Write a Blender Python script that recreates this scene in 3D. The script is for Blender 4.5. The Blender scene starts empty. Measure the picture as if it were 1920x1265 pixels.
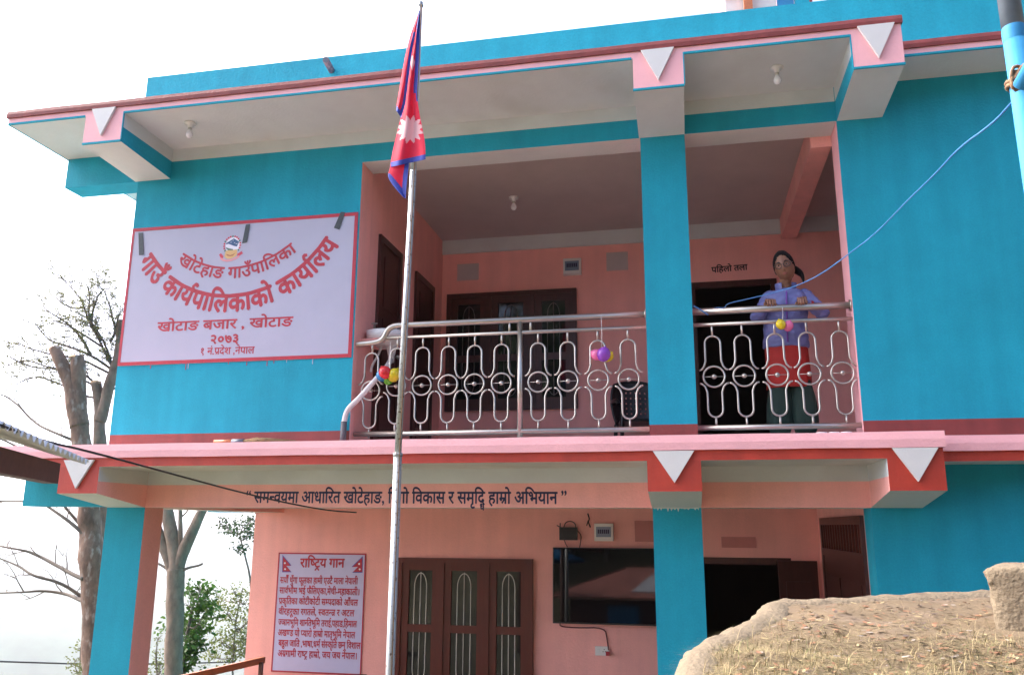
import bpy, bmesh, math, random
from mathutils import Vector, Matrix, noise
from math import sin, cos, pi, radians, sqrt, exp, atan2, hypot

random.seed(7)
S = bpy.context.scene
COL = S.collection

# ------------------------------------------------------------------ camera, world, sun, exposure
FPX = 1552.2
CAM = Vector((5.327, -6.936, -0.700))
PIT, YAW, ROL = radians(12.84), radians(11.67), radians(0.29)
FW = Vector((-sin(YAW)*cos(PIT), cos(YAW)*cos(PIT), sin(PIT)))
RT0 = Vector((cos(YAW), sin(YAW), 0))
UP0 = RT0.cross(FW)
RT = RT0*cos(ROL) + UP0*sin(ROL)
UP = UP0*cos(ROL) - RT0*sin(ROL)
cd = bpy.data.cameras.new('camera')
cd.sensor_width = 36; cd.lens = FPX/1920*36
cd.clip_start = 0.05; cd.clip_end = 30000
co = bpy.data.objects.new('camera', cd); COL.objects.link(co)
m3 = Matrix((RT, UP, -FW)).transposed().to_4x4()
co.matrix_world = Matrix.Translation(CAM) @ m3
S.camera = co

SUN_EL, SUN_AZ = radians(46), radians(-80)      # azimuth from +Y towards +X: to the left and a little behind the facade, veiled by thin cloud
wd = bpy.data.worlds.new('World'); S.world = wd; wd.use_nodes = True
nt = wd.node_tree; nt.nodes.clear()
sk = nt.nodes.new('ShaderNodeTexSky'); sk.sky_type = 'NISHITA'; sk.sun_disc = False
sk.sun_elevation = SUN_EL; sk.sun_rotation = SUN_AZ
sk.air_density = 0.35; sk.dust_density = 9.0; sk.ozone_density = 0.3; sk.altitude = 1200
bgn = nt.nodes.new('ShaderNodeBackground'); bgn.inputs['Strength'].default_value = 0.13
wo = nt.nodes.new('ShaderNodeOutputWorld')
nt.links.new(sk.outputs[0], bgn.inputs['Color']); nt.links.new(bgn.outputs[0], wo.inputs['Surface'])

sl = bpy.data.lights.new('sun', 'SUN'); sl.energy = 0.5; sl.angle = radians(30); sl.color = (1, 0.96, 0.9)
so = bpy.data.objects.new('sun', sl); COL.objects.link(so)
sd = Vector((sin(SUN_AZ)*cos(SUN_EL), cos(SUN_AZ)*cos(SUN_EL), sin(SUN_EL)))
so.rotation_euler = sd.to_track_quat('Z', 'Y').to_euler(); so.location = (0, 0, 30)

S.view_settings.view_transform = 'Standard'; S.view_settings.look = 'None'
S.view_settings.exposure = 3.1; S.view_settings.gamma = 1.0; S.view_settings.use_curve_mapping = False
S.cycles.max_bounces = 6; S.cycles.diffuse_bounces = 4; S.cycles.volume_bounces = 1
S.cycles.sample_clamp_indirect = 6

# ------------------------------------------------------------------ pixel -> point on a known plane (photo pixels, 1920 wide)
def ray(px, py): return FW + RT*((px-960)/FPX) - UP*((py-632.5)/FPX)
def aY(px, py, Y): d = ray(px, py); return CAM + d*((Y-CAM.y)/d.y)
def aX(px, py, X): d = ray(px, py); return CAM + d*((X-CAM.x)/d.x)
def aZ(px, py, Z): d = ray(px, py); return CAM + d*((Z-CAM.z)/d.z)
def aD(px, py, D): return CAM + ray(px, py).normalized()*D

# ------------------------------------------------------------------ materials
def lin(r, g, b): return tuple(((c/255)/12.92 if c/255 <= 0.04045 else ((c/255+0.055)/1.055)**2.4) for c in (r, g, b))
MATS = {}
def mat(name, col, rough=0.7, metal=0.0, var=0.0, vscale=3.0, bump=0.0, bscale=60.0, spec=0.5, col2=None, c2lo=0.5, c2hi=0.65, c2scale=6.0, trans=0.0, stretch=None, coat=0.0, streak=0.0, speck=0.0):
    m = bpy.data.materials.new(name); m.use_nodes = True
    n = m.node_tree; b = n.nodes['Principled BSDF']; L = n.links.new
    b.inputs['Roughness'].default_value = rough; b.inputs['Metallic'].default_value = metal
    b.inputs['Specular IOR Level'].default_value = spec
    b.inputs['Base Color'].default_value = (*col, 1)
    if coat: b.inputs['Coat Weight'].default_value = coat
    tc = n.nodes.new('ShaderNodeTexCoord')
    vec = tc.outputs['Object']
    if stretch:
        mp = n.nodes.new('ShaderNodeMapping'); mp.inputs['Scale'].default_value = stretch
        L(vec, mp.inputs['Vector']); vec = mp.outputs[0]
    last = None
    if var > 0:
        nz = n.nodes.new('ShaderNodeTexNoise'); nz.inputs['Scale'].default_value = vscale; nz.inputs['Detail'].default_value = 6
        nz.inputs['Roughness'].default_value = 0.65
        L(vec, nz.inputs['Vector'])
        rp = n.nodes.new('ShaderNodeMapRange'); rp.inputs[1].default_value = 0.3; rp.inputs[2].default_value = 0.7
        rp.inputs[3].default_value = 1-var; rp.inputs[4].default_value = 1+var
        L(nz.outputs['Fac'], rp.inputs[0])
        mx = n.nodes.new('ShaderNodeMix'); mx.data_type = 'RGBA'; mx.blend_type = 'MULTIPLY'; mx.inputs[0].default_value = 1
        mx.inputs[6].default_value = (*col, 1)
        L(rp.outputs[0], mx.inputs[7]); last = mx.outputs[2]
    for amt, sc, mp_ in ((streak, 1.0, (7, 7, 0.45)), (speck, 1.0, (75, 75, 75))):
        if amt > 0:
            mp2 = n.nodes.new('ShaderNodeMapping'); mp2.inputs['Scale'].default_value = mp_; L(tc.outputs['Object'], mp2.inputs['Vector'])
            nz3 = n.nodes.new('ShaderNodeTexNoise'); nz3.inputs['Scale'].default_value = sc; nz3.inputs['Detail'].default_value = 4; L(mp2.outputs[0], nz3.inputs['Vector'])
            r3 = n.nodes.new('ShaderNodeMapRange'); r3.inputs[1].default_value = 0.35; r3.inputs[2].default_value = 0.65; r3.inputs[3].default_value = 1-amt; r3.inputs[4].default_value = 1+amt
            L(nz3.outputs['Fac'], r3.inputs[0])
            m3_ = n.nodes.new('ShaderNodeMix'); m3_.data_type = 'RGBA'; m3_.blend_type = 'MULTIPLY'; m3_.inputs[0].default_value = 1
            if last: L(last, m3_.inputs[6])
            else: m3_.inputs[6].default_value = (*col, 1)
            L(r3.outputs[0], m3_.inputs[7]); last = m3_.outputs[2]
    if col2:
        nz2 = n.nodes.new('ShaderNodeTexNoise'); nz2.inputs['Scale'].default_value = c2scale; nz2.inputs['Detail'].default_value = 8
        L(vec, nz2.inputs['Vector'])
        r2 = n.nodes.new('ShaderNodeMapRange'); r2.inputs[1].default_value = c2lo; r2.inputs[2].default_value = c2hi
        L(nz2.outputs['Fac'], r2.inputs[0])
        m2 = n.nodes.new('ShaderNodeMix'); m2.data_type = 'RGBA'
        L(r2.outputs[0], m2.inputs[0])
        if last: L(last, m2.inputs[6])
        else: m2.inputs[6].default_value = (*col, 1)
        m2.inputs[7].default_value = (*col2, 1); last = m2.outputs[2]
    if last: L(last, b.inputs['Base Color'])
    if bump > 0:
        nb = n.nodes.new('ShaderNodeTexNoise'); nb.inputs['Scale'].default_value = bscale; nb.inputs['Detail'].default_value = 5
        L(vec, nb.inputs['Vector'])
        bp = n.nodes.new('ShaderNodeBump'); bp.inputs['Strength'].default_value = bump; bp.inputs['Distance'].default_value = 0.01
        L(nb.outputs['Fac'], bp.inputs['Height']); L(bp.outputs[0], b.inputs['Normal'])
    if trans > 0:
        tr = n.nodes.new('ShaderNodeBsdfTranslucent'); ms = n.nodes.new('ShaderNodeMixShader'); ms.inputs[0].default_value = trans
        if last: L(last, tr.inputs['Color'])
        else: tr.inputs['Color'].default_value = (*col, 1)
        out = n.nodes['Material Output']
        L(b.outputs[0], ms.inputs[1]); L(tr.outputs[0], ms.inputs[2]); L(ms.outputs[0], out.inputs['Surface'])
    MATS[name] = m
    return m

M_BLUE = mat('blue_plaster', (0.012, 0.315, 0.43), 0.7, var=0.10, vscale=1.6, bump=0.35, bscale=45, spec=0.25, streak=0.05, speck=0.05)
M_PINK = mat('pink_plaster', (0.89, 0.42, 0.37), 0.65, streak=0.035, speck=0.03, var=0.07, vscale=1.8, bump=0.3, bscale=40)
M_LPINK = mat('light_pink_plaster', (0.86, 0.44, 0.46), 0.62, var=0.06, vscale=2.5, bump=0.3, bscale=40)
M_RED = mat('red_paint', (0.44, 0.042, 0.022), 0.55, streak=0.08, var=0.12, vscale=4, bump=0.3, bscale=40)
M_DRED = mat('dark_red_paint', (0.215, 0.040, 0.035), 0.6, streak=0.1, var=0.12, vscale=4, bump=0.35, bscale=40)
M_CREAM = mat('cream_plaster', (0.60, 0.635, 0.63), 0.7, var=0.06, vscale=2.0, bump=0.3, bscale=35, col2=(0.53, 0.55, 0.53), c2lo=0.55, c2hi=0.8, c2scale=1.5)
M_CEIL = mat('grey_ceiling_plaster', (0.50, 0.42, 0.40), 0.75, var=0.08, vscale=1.5, bump=0.25, bscale=35)
M_WHITE = mat('white_paint', (0.64, 0.635, 0.61), 0.55, var=0.03, vscale=8, bump=0.15, bscale=60)
M_SIGN = mat('lilac_sign_paint', (0.41, 0.415, 0.525), 0.5, var=0.04, vscale=2.2, bump=0.12, bscale=80)
M_POST = mat('lilac_poster_paint', (0.50, 0.49, 0.70), 0.5, var=0.04, vscale=3)
M_SRED = mat('red_sign_paint', (0.41, 0.016, 0.034), 0.5, var=0.12, vscale=14)
M_NAVY = mat('navy_sign_paint', (0.010, 0.013, 0.065), 0.5, var=0.2, vscale=14)
M_BLACK = mat('black_paint', (0.012, 0.012, 0.014), 0.5)
M_TAPE = mat('dark_grey_tape', (0.035, 0.045, 0.045), 0.45, var=0.35, vscale=25)
M_STEEL = mat('stainless_steel', (0.50, 0.48, 0.425), 0.36, metal=1.0, var=0.05, vscale=5)
M_POLE = mat('galvanised_steel', (0.42, 0.45, 0.45), 0.45, metal=0.6, col2=(0.13, 0.10, 0.08), c2lo=0.58, c2hi=0.66, c2scale=40)
M_WOOD = mat('dark_varnished_wood', (0.060, 0.016, 0.012), 0.38, var=0.25, vscale=6, stretch=(8, 8, 0.8), bump=0.15, bscale=20)
M_RWOOD = mat('reddish_varnished_wood', (0.105, 0.015, 0.008), 0.38, var=0.2, vscale=5, stretch=(8, 8, 0.8), bump=0.15, bscale=20)
M_BENCH = mat('orange_brown_wood', (0.40, 0.14, 0.05), 0.45, var=0.2, vscale=5, stretch=(10, 1, 10))
M_GLASS = mat('unlit_room_window_glass', (0.015, 0.017, 0.018), 0.04, spec=0.45)  # opaque panes: the darkness of the unlit rooms behind is put into the colour
M_GRILLE = mat('white_grille_paint', (0.62, 0.60, 0.55), 0.45)
M_DGRILLE = mat('grey_grille_paint', (0.18, 0.16, 0.16), 0.5)
M_PORC = mat('white_porcelain', (0.75, 0.75, 0.73), 0.15)
M_PVC = mat('white_plastic_pipe', (0.62, 0.62, 0.60), 0.4)
M_GREYPVC = mat('grey_plastic_pipe', (0.10, 0.10, 0.11), 0.5)
M_PLAST = mat('white_plastic', (0.72, 0.71, 0.69), 0.4)
M_SMOKE = mat('smoky_window_plastic', (0.20, 0.27, 0.36), 0.15)
M_GREYPL = mat('grey_cover_paint', (0.50, 0.43, 0.42), 0.6, var=0.05, vscale=8)
M_PINKPL = mat('dull_pink_cover_paint', (0.56, 0.21, 0.19), 0.6, var=0.05, vscale=8)
M_BPLAST = mat('black_plastic', (0.010, 0.010, 0.011), 0.35)
M_SCREEN = mat('glossy_black_screen', (0.006, 0.006, 0.007), 0.03, spec=0.4)
M_BULB = mat('frosted_bulb_glass', (0.78, 0.78, 0.80), 0.2)
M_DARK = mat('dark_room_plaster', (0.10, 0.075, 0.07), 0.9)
M_BROWNW = mat('brown_timber', (0.085, 0.030, 0.022), 0.6, var=0.25, vscale=5, stretch=(1, 6, 6))
M_SHEET = mat('galvanised_roof_sheet', (0.66, 0.70, 0.75), 0.5, metal=0.15, var=0.15, vscale=5)
M_WSHEET = mat('white_corrugated_sheet', (0.62, 0.62, 0.58), 0.5, var=0.08, vscale=3)
M_RUST = mat('rusty_pink_roof_sheet', (0.42, 0.17, 0.14), 0.7, var=0.25, vscale=1.2)
M_BPOLE = mat('blue_pole_paint', (0.030, 0.20, 0.40), 0.65, spec=0.25, var=0.15, vscale=8, bump=0.1, bscale=30)
M_GPOLE = mat('grey_pole_paint', (0.12, 0.15, 0.18), 0.5, var=0.2, vscale=12)
M_ROPE = mat('brown_rope', (0.22, 0.13, 0.07), 0.9, var=0.3, vscale=60)
M_BWIRE = mat('blue_wire_plastic', (0.045, 0.17, 0.42), 0.4)
M_BLKW = mat('black_cable_rubber', (0.012, 0.012, 0.013), 0.5)
M_REDW = mat('dark_red_cable', (0.10, 0.012, 0.016), 0.5)
M_BARK = mat('brown_bark', (0.150, 0.095, 0.068), 0.9, var=0.5, vscale=7, bump=1.0, bscale=18, stretch=(1, 1, .45), col2=(0.27, 0.22, 0.185), c2lo=0.55, c2hi=0.68, c2scale=11)
M_GBARK = mat('grey_bark', (0.165, 0.125, 0.095), 0.9, var=0.4, vscale=8, bump=0.8, bscale=20, stretch=(1, 1, .5), col2=(0.09, 0.065, 0.05), c2lo=0.6, c2hi=0.7, c2scale=3)
M_TWIG = mat('grey_twig_bark', (0.13, 0.11, 0.09), 0.9)
M_CUT = mat('cut_wood', (0.55, 0.36, 0.20), 0.8, var=0.3, vscale=12)
M_LEAF = mat('mid_green_leaf', (0.062, 0.130, 0.022), 0.5, var=0.5, vscale=2.5, trans=0.45)
M_LEAF2 = mat('yellow_green_leaf', (0.125, 0.150, 0.045), 0.5, var=0.4, vscale=2.5, trans=0.45)
M_FEATH = mat('pale_feathery_leaf', (0.17, 0.175, 0.075), 0.6, var=0.4, vscale=2.5, trans=0.4)
M_LEAF3 = mat('dark_green_leaf', (0.026, 0.058, 0.014), 0.5, var=0.5, vscale=2.5, trans=0.25)
M_DIRT = mat('dry_dirt', (0.132, 0.095, 0.054), 0.95, var=0.16, vscale=3.5, bump=0.8, bscale=35, col2=(0.15, 0.108, 0.07), c2scale=5)
M_CONC = mat('weathered_concrete', (0.175, 0.138, 0.090), 0.92, var=0.2, vscale=9, bump=1.0, bscale=55, col2=(0.075, 0.055, 0.038), c2lo=0.56, c2hi=0.74, c2scale=9)
M_STRAW = mat('dry_straw_grass', (0.285, 0.225, 0.115), 0.8, var=0.3, vscale=9)
M_GGRASS = mat('greenish_grass', (0.12, 0.135, 0.042), 0.8, var=0.3, vscale=9)
M_DLEAF = mat('dead_leaf_brown', (0.21, 0.10, 0.052), 0.8, var=0.4, vscale=15)
M_DLEAF2 = mat('dead_leaf_pale', (0.22, 0.185, 0.155), 0.8, var=0.3, vscale=15)
M_DLEAF3 = mat('dead_leaf_dark', (0.10, 0.07, 0.055), 0.8)
M_GROUND = mat('hillside_ground', (0.10, 0.095, 0.055), 0.95, var=0.3, vscale=0.15, bump=0.4, bscale=6)
M_HILL = mat('wooded_hill', (0.06, 0.09, 0.06), 0.95, var=0.35, vscale=0.01)
M_FRED = mat('crimson_flag_cloth', (0.76, 0.026, 0.075), 0.75, var=0.07, vscale=10, trans=0.30)
M_FBLUE = mat('blue_flag_cloth', (0.055, 0.085, 0.42), 0.75, trans=0.25)
M_FWHITE = mat('pale_pink_flag_cloth', (0.80, 0.50, 0.52), 0.75, trans=0.3)

# ------------------------------------------------------------------ mesh builder
class MB:
    def __init__(s): s.v = []; s.f = []; s.mi = []; s.m = []; s.sm = []
    def slot(s, m):
        if m not in s.m: s.m.append(m)
        return s.m.index(m)
    def face(s, idx, m, smooth=False): s.f.append(tuple(idx)); s.mi.append(s.slot(m)); s.sm.append(smooth)
    def poly(s, pts, m, smooth=False):
        b = len(s.v); s.v += [tuple(p) for p in pts]; s.face(range(b, b+len(pts)), m, smooth)
    def box(s, x0, x1, y0, y1, z0, z1, m, nx=None, px=None, ny=None, py=None, nz=None, pz=None):
        s.hexa([(x0,y0,z0),(x1,y0,z0),(x1,y1,z0),(x0,y1,z0),(x0,y0,z1),(x1,y0,z1),(x1,y1,z1),(x0,y1,z1)], m, nx, px, ny, py, nz, pz)
    def hexa(s, p, m, nx=None, px=None, ny=None, py=None, nz=None, pz=None):
        b = len(s.v); s.v += [tuple(q) for q in p]
        for q, mm in (((0,3,2,1), nz), ((4,5,6,7), pz), ((0,1,5,4), ny), ((2,3,7,6), py), ((0,4,7,3), nx), ((1,2,6,5), px)):
            s.face([b+i for i in q], mm or m)
    def obox(s, c, ax, ay, az, m):           # oriented box: centre and three half vectors
        c, ax, ay, az = map(Vector, (c, ax, ay, az))
        s.hexa([c-ax-ay-az, c+ax-ay-az, c+ax+ay-az, c-ax+ay-az, c-ax-ay+az, c+ax-ay+az, c+ax+ay+az, c-ax+ay+az], m)
    def tube(s, pts, r, m, n=8, caps=True, closed=False, smooth=True):
        pts = [Vector(p) for p in pts]; k = len(pts)
        rr = list(r) if isinstance(r, (list, tuple)) else [r]*k
        b = len(s.v); prev = None
        for i in range(k):
            if closed: t = pts[(i+1) % k]-pts[i-1]
            else: t = pts[min(i+1, k-1)]-pts[max(i-1, 0)]
            if t.length < 1e-9: t = Vector((0, 0, 1))
            t.normalize()
            if prev is None:
                a = Vector((0, 0, 1)) if abs(t.z) < 0.9 else Vector((1, 0, 0))
                u = t.cross(a).normalized()
            else:
                u = prev - t*prev.dot(t)
                u = u.normalized() if u.length > 1e-6 else t.cross(Vector((0, 0, 1))).normalized()
            prev = u; w = t.cross(u)
            for j in range(n):
                a = 2*pi*j/n; q = pts[i]+(u*cos(a)+w*sin(a))*rr[i]; s.v.append(tuple(q))
        for i in range(k if closed else k-1):
            i2 = (i+1) % k
            for j in range(n):
                j2 = (j+1) % n
                s.face((b+i*n+j, b+i*n+j2, b+i2*n+j2, b+i2*n+j), m, smooth)
        if caps and not closed:
            s.face([b+j for j in range(n)][::-1], m); s.face([b+(k-1)*n+j for j in range(n)], m)
    def ball(s, c, r, m, nu=12, nv=8, fn=None):
        rx, ry, rz = r if isinstance(r, (tuple, list)) else (r, r, r); c = Vector(c); b = len(s.v)
        for i in range(nv+1):
            th = pi*i/nv
            for j in range(nu):
                ph = 2*pi*j/nu; d = Vector((sin(th)*cos(ph), sin(th)*sin(ph), cos(th)))
                q = Vector((d.x*rx, d.y*ry, d.z*rz))
                if fn: q = fn(d, q)
                s.v.append(tuple(c+q))
        for i in range(nv):
            for j in range(nu):
                j2 = (j+1) % nu
                s.face((b+i*nu+j, b+(i+1)*nu+j, b+(i+1)*nu+j2, b+i*nu+j2), m, True)
    def lathe(s, c, prof, m, n=16, axis=(0, 0, 1)):
        A = Vector(axis).normalized(); a = Vector((1, 0, 0)) if abs(A.x) < 0.9 else Vector((0, 1, 0))
        u = A.cross(a).normalized(); w = A.cross(u); c = Vector(c); b = len(s.v)
        for (r, h) in prof:
            for j in range(n):
                t = 2*pi*j/n; s.v.append(tuple(c+A*h+(u*cos(t)+w*sin(t))*r))
        for i in range(len(prof)-1):
            for j in range(n):
                j2 = (j+1) % n; s.face((b+i*n+j, b+i*n+j2, b+(i+1)*n+j2, b+(i+1)*n+j), m, True)
    def prism(s, pts, off, m, side=None):     # polygon pushed along off
        off = Vector(off); pts = [Vector(p) for p in pts]; k = len(pts)
        b = len(s.v); s.v += [tuple(p) for p in pts]+[tuple(p+off) for p in pts]
        s.face(list(range(b, b+k)), m); s.face([b+k+i for i in range(k)][::-1], m)
        for i in range(k):
            j = (i+1) % k; s.face((b+i, b+k+i, b+k+j, b+j), side or m)
    def build(s, name, parent=None, loc=None, fixn=True, merge=0.0, recenter=True):
        me = bpy.data.meshes.new(name)
        o0 = Vector(loc) if loc else Vector((0, 0, 0))
        me.from_pydata([tuple(Vector(v)-o0) for v in s.v], [], s.f)
        for m in s.m: me.materials.append(m)
        me.polygons.foreach_set('material_index', s.mi); me.polygons.foreach_set('use_smooth', s.sm)
        bm = bmesh.new(); bm.from_mesh(me)
        if merge > 0: bmesh.ops.remove_doubles(bm, verts=bm.verts, dist=merge)
        if fixn: bmesh.ops.recalc_face_normals(bm, faces=bm.faces)
        bm.to_mesh(me); bm.free(); me.update()
        o = bpy.data.objects.new(name, me); COL.objects.link(o); o.location = o0
        if parent: attach(o, parent)
        return o

def world_loc(o):
    l = Vector(o.location); p = o.parent
    while p: l = l+Vector(p.location); p = p.parent
    return l
def attach(o, parent):
    w = Vector(o.location); o.parent = parent; o.location = w-world_loc(parent)
def tag(o, label=None, cat=None, group=None, kind=None):
    if label: o['label'] = label
    if cat: o['category'] = cat
    if group: o['group'] = group
    if kind: o['kind'] = kind
    return o
def thing(name, label, cat, loc=(0, 0, 0), group=None):
    o = bpy.data.objects.new(name, None); COL.objects.link(o); o.location = loc; o.empty_display_size = 0.1
    return tag(o, label, cat, group)
def arc(c, r, a0, a1, n, ux=(1, 0, 0), uz=(0, 0, 1)):
    c, ux, uz = Vector(c), Vector(ux), Vector(uz)
    return [c+(ux*cos(a0+(a1-a0)*i/n)+uz*sin(a0+(a1-a0)*i/n))*r for i in range(n+1)]
def chaikin(p, k=2):
    p = [Vector(q) for q in p]
    for _ in range(k):
        q = [p[0]]
        for a, b in zip(p, p[1:]): q += [a*0.75+b*0.25, a*0.25+b*0.75]
        q.append(p[-1]); p = q
    return p

# ------------------------------------------------------------------ lettering (Devanagari strokes from the built-in font, set by hand)
GL = {}
def load_glyphs(chars):
    objs = {}
    def mk(t):
        c = bpy.data.curves.new('g', 'FONT'); c.body = t; c.resolution_u = 3
        o = bpy.data.objects.new('g', c); COL.objects.link(o); return o
    for ch in chars: objs[ch] = (mk(ch), mk(ch+'।'))
    bpy.context.view_layer.update(); dg = bpy.context.evaluated_depsgraph_get()
    for ch, (a, b) in objs.items():
        ea = a.evaluated_get(dg); me = ea.to_mesh()
        vs = [(v.co.x, v.co.y) for v in me.vertices]; fs = [tuple(p.vertices) for p in me.polygons]; ea.to_mesh_clear()
        eb = b.evaluated_get(dg); me = eb.to_mesh(); adv = max(v.co.x for v in me.vertices)-0.275; eb.to_mesh_clear()
        GL[ch] = (vs, fs, max(adv, 0.0))
    if 'ि' in GL: GL['ि'] = (GL['ि'][0], GL['ि'][1], 0.259)
    for a, b in objs.values():
        for o in (a, b):
            c = o.data; bpy.data.objects.remove(o); bpy.data.curves.remove(c)
def clip_right(g, cut):
    vs, fs, adv = g
    bm = bmesh.new(); bv = [bm.verts.new((x, y, 0)) for x, y in vs]
    for f in fs:
        try: bm.faces.new([bv[i] for i in f])
        except ValueError: pass
    bmesh.ops.bisect_plane(bm, geom=bm.verts[:]+bm.edges[:]+bm.faces[:], plane_co=(cut, 0, 0), plane_no=(1, 0, 0), clear_outer=True)
    bm.verts.index_update()
    r = ([(v.co.x, v.co.y) for v in bm.verts], [tuple(v.index for v in f.verts) for f in bm.faces], cut)
    bm.free(); return r
def stroke(pts, w):
    L, R = [], []
    for i, p in enumerate(pts):
        a = Vector(pts[max(i-1, 0)]); b = Vector(pts[min(i+1, len(pts)-1)]); t = (b-a).normalized(); n = Vector((-t.y, t.x))*w/2
        L.append(tuple(Vector(p)+n)); R.append(tuple(Vector(p)-n))
    k = len(pts); return (L+R, [(i, i+1, k+i+1, k+i) for i in range(k-1)])
HEAD = 0.625
def layout(text):
    """marks: ~X half form, ^ reph over the last letter, / rakar on the last letter, v caret under it, _X small letter below"""
    out = []; x = 0.0; i = 0; lastx = 0.0; lastadv = 0.0
    while i < len(text):
        c = text[i]
        if c == ' ': x += 0.27
        elif c == '~':
            i += 1; g = GL[text[i]]; h = clip_right(g, g[2]-0.175 if text[i] not in 'कफ' else g[2]-0.20)
            out.append(([(a+x, b) for a, b in h[0]], h[1])); lastx = x; lastadv = h[2]; x += h[2]
        elif c == '^':
            p = [(x-0.13, HEAD), (x-0.19, HEAD+0.10), (x-0.13, HEAD+0.19), (x-0.02, HEAD+0.20), (x+0.04, HEAD+0.15)]
            out.append(stroke(p, 0.075))
        elif c == '/':
            out.append(stroke([(x-0.13, 0.27), (x-0.25, 0.18), (x-0.38, 0.03)], 0.075))
        elif c == 'v':
            xm = lastx+lastadv*0.5
            out.append(stroke([(xm-0.17, -0.22), (xm, -0.04), (xm+0.17, -0.22)], 0.07))
        elif c == '_':
            i += 1; g = GL[text[i]]
            out.append(([(a*0.55+x-0.36, b*0.55-0.36) for a, b in g[0]], g[1]))
        else:
            g = GL[c]; out.append(([(a+x, b) for a, b in g[0]], g[1]))
            if g[2] > 0.02: lastx = x; lastadv = g[2]
            x += g[2]
        i += 1
    return out, x
TEXTS = dict(l1='खोटेहाङ गाउँपािलका', l2='गाउँ कायर्पािलकाको कायार्लय')
T1 = 'खोटेहाङ गाउँपािलका'; T2 = 'गाउँ काय^पािलकाको काया^लय'; T3 = 'खोटाङ बजार , खोटाङ'; T4 = '२०७३'; T5 = '१ नं.प/देश ,नेपाल'
TS = '“ सम~नवयमा आधािरत खोटेहाङ, िदगो िवकास र समृिद_ध हाम/ो अिभयान ”'
TP = ['राि~षटvय गान', 'सयौँ थुँगा फूलका हामी एउटै माला नेपाली', 'साव^भौम भई फैिलएका,मेची-महाकाली।', 'प/कृितका कोटीकोटी स~मपदाको आँचल',
      'वीरहरूका रगतले, ~सवत~नत/ र अटल', '~जञानभूिम शा~नितभूिम तराई,पहाड,िहमाल', 'अख~णड यो ~पयारो हाम/ो मातृभूिम नेपाल', 'बहुल जाित ,भाषा,धम^ सं~सकृित छन् िवशाल',
      'अग/गामी रा~षटv हाम/ो, जय जय नेपाल।']
TU = 'पिहलो तला'
load_glyphs(sorted(set(''.join([T1, T2, T3, T4, T5, TS, TU]+TP))-set(' ~^/v_')))
def letter(mb, text, fn, m, bold=0.02):
    """fn(u, v, k) maps text units to a point; k counts thin paint layers"""
    out, w = layout(text)
    sh = [(-bold, 0), (bold, 0), (0, bold), (0, -bold)] if bold else [(0, 0)]
    for gi, (vs, fs) in enumerate(out):
        for si, (dx, dy) in enumerate(sh):
            b = len(mb.v); mb.v += [tuple(fn(a+dx, c+dy, (gi % 2)*len(sh)+si)) for a, c in vs]
            for f in fs: mb.face([b+i for i in f], m)
    return w
def text_width(t): return layout(t)[1]
def line_on(mb, text, hl0, hl1, hgt, Y, m, bold=0.02, dirn=-1):
    """headline runs from point hl0 to hl1 on a plane Y = const, letters hgt high below it"""
    w = text_width(text); hl0, hl1 = Vector(hl0), Vector(hl1); ux = (hl1-hl0)/w; uz = Vector((0, 0, hgt/HEAD))
    def fn(u, v, k): p = hl0+ux*u+uz*(v-HEAD); return (p.x, Y+dirn*(0.0006+0.00018*k), p.z)
    letter(mb, text, fn, m, bold)
def arc_on(mb, text, p0, pm, p1, hgt, Y, m, bold=0.02):
    """headline bent along the circle through three points (x, z)"""
    (ax, ay), (bx, by), (cx, cy) = p0, pm, p1
    d = 2*(ax*(by-cy)+bx*(cy-ay)+cx*(ay-by))
    ux = ((ax*ax+ay*ay)*(by-cy)+(bx*bx+by*by)*(cy-ay)+(cx*cx+cy*cy)*(ay-by))/d
    uy = ((ax*ax+ay*ay)*(cx-bx)+(bx*bx+by*by)*(ax-cx)+(cx*cx+cy*cy)*(bx-ax))/d
    R = hypot(ax-ux, ay-uy); a0 = atan2(ax-ux, uy-ay); a1 = atan2(cx-ux, uy-cy); w = text_width(text)
    def fn(u, v, k):
        a = a0+(a1-a0)*u/w; r = R-(v-HEAD)*hgt/HEAD
        return (ux+r*sin(a), Y-(0.0006+0.00018*k), uy-r*cos(a))
    letter(mb, text, fn, m, bold)

# ------------------------------------------------------------------ building
ZT, ZS, ZBT, ZB = 3.15, 3.02, 2.737, 2.70            # roof top, soffit, beam tip bottom, beam bottom at the wall
ZC, ZRB = 2.885, 0.125                               # cream band, red skirting
YR, YR2, YL, YL2 = -0.785, -0.40, -0.674, -0.33
FT, FM, FS, FBT, FB, FC = -0.035, -0.148, -0.222, -0.445, -0.547, -0.345
XJ, P1, P2, XJ2, XR, XO = 2.42, 5.06, 5.45, 6.725, 7.095, 15.0
YW, YB = 0.28, 2.75
GZ = -3.15
BLD = thing('office_building', 'two storey office building painted bright blue and pink with an open balcony', 'building', (3.5, 1.0, GZ))
def part(mb, name, loc=None, label=None, parent=None):
    o = mb.build(name, parent or BLD, loc)
    if label: o['label'] = label
    return o
def wall_z(mb, x0, x1, zs, nx=None, px=None, y0=0.0, y1=YW):
    for z0, z1, m in zs: mb.box(x0, x1, y0, y1, z0, z1, m, nx=nx, px=px, py=M_PINK)
b = MB(); wall_z(b, 0, XJ, [(0, ZRB, M_DRED), (ZRB, ZC, M_BLUE), (ZC, ZS, M_CREAM)], px=M_PINK); part(b, 'front_wall', (1.2, 0, 1.5), 'blue upper wall carrying the office sign')
b = MB(); wall_z(b, XJ2, XO, [(0, ZRB, M_DRED), (ZRB, ZS, M_BLUE)], nx=M_LPINK); part(b, 'front_wall', (9, 0, 1.5), 'plain blue upper wall beside the balcony')
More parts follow.
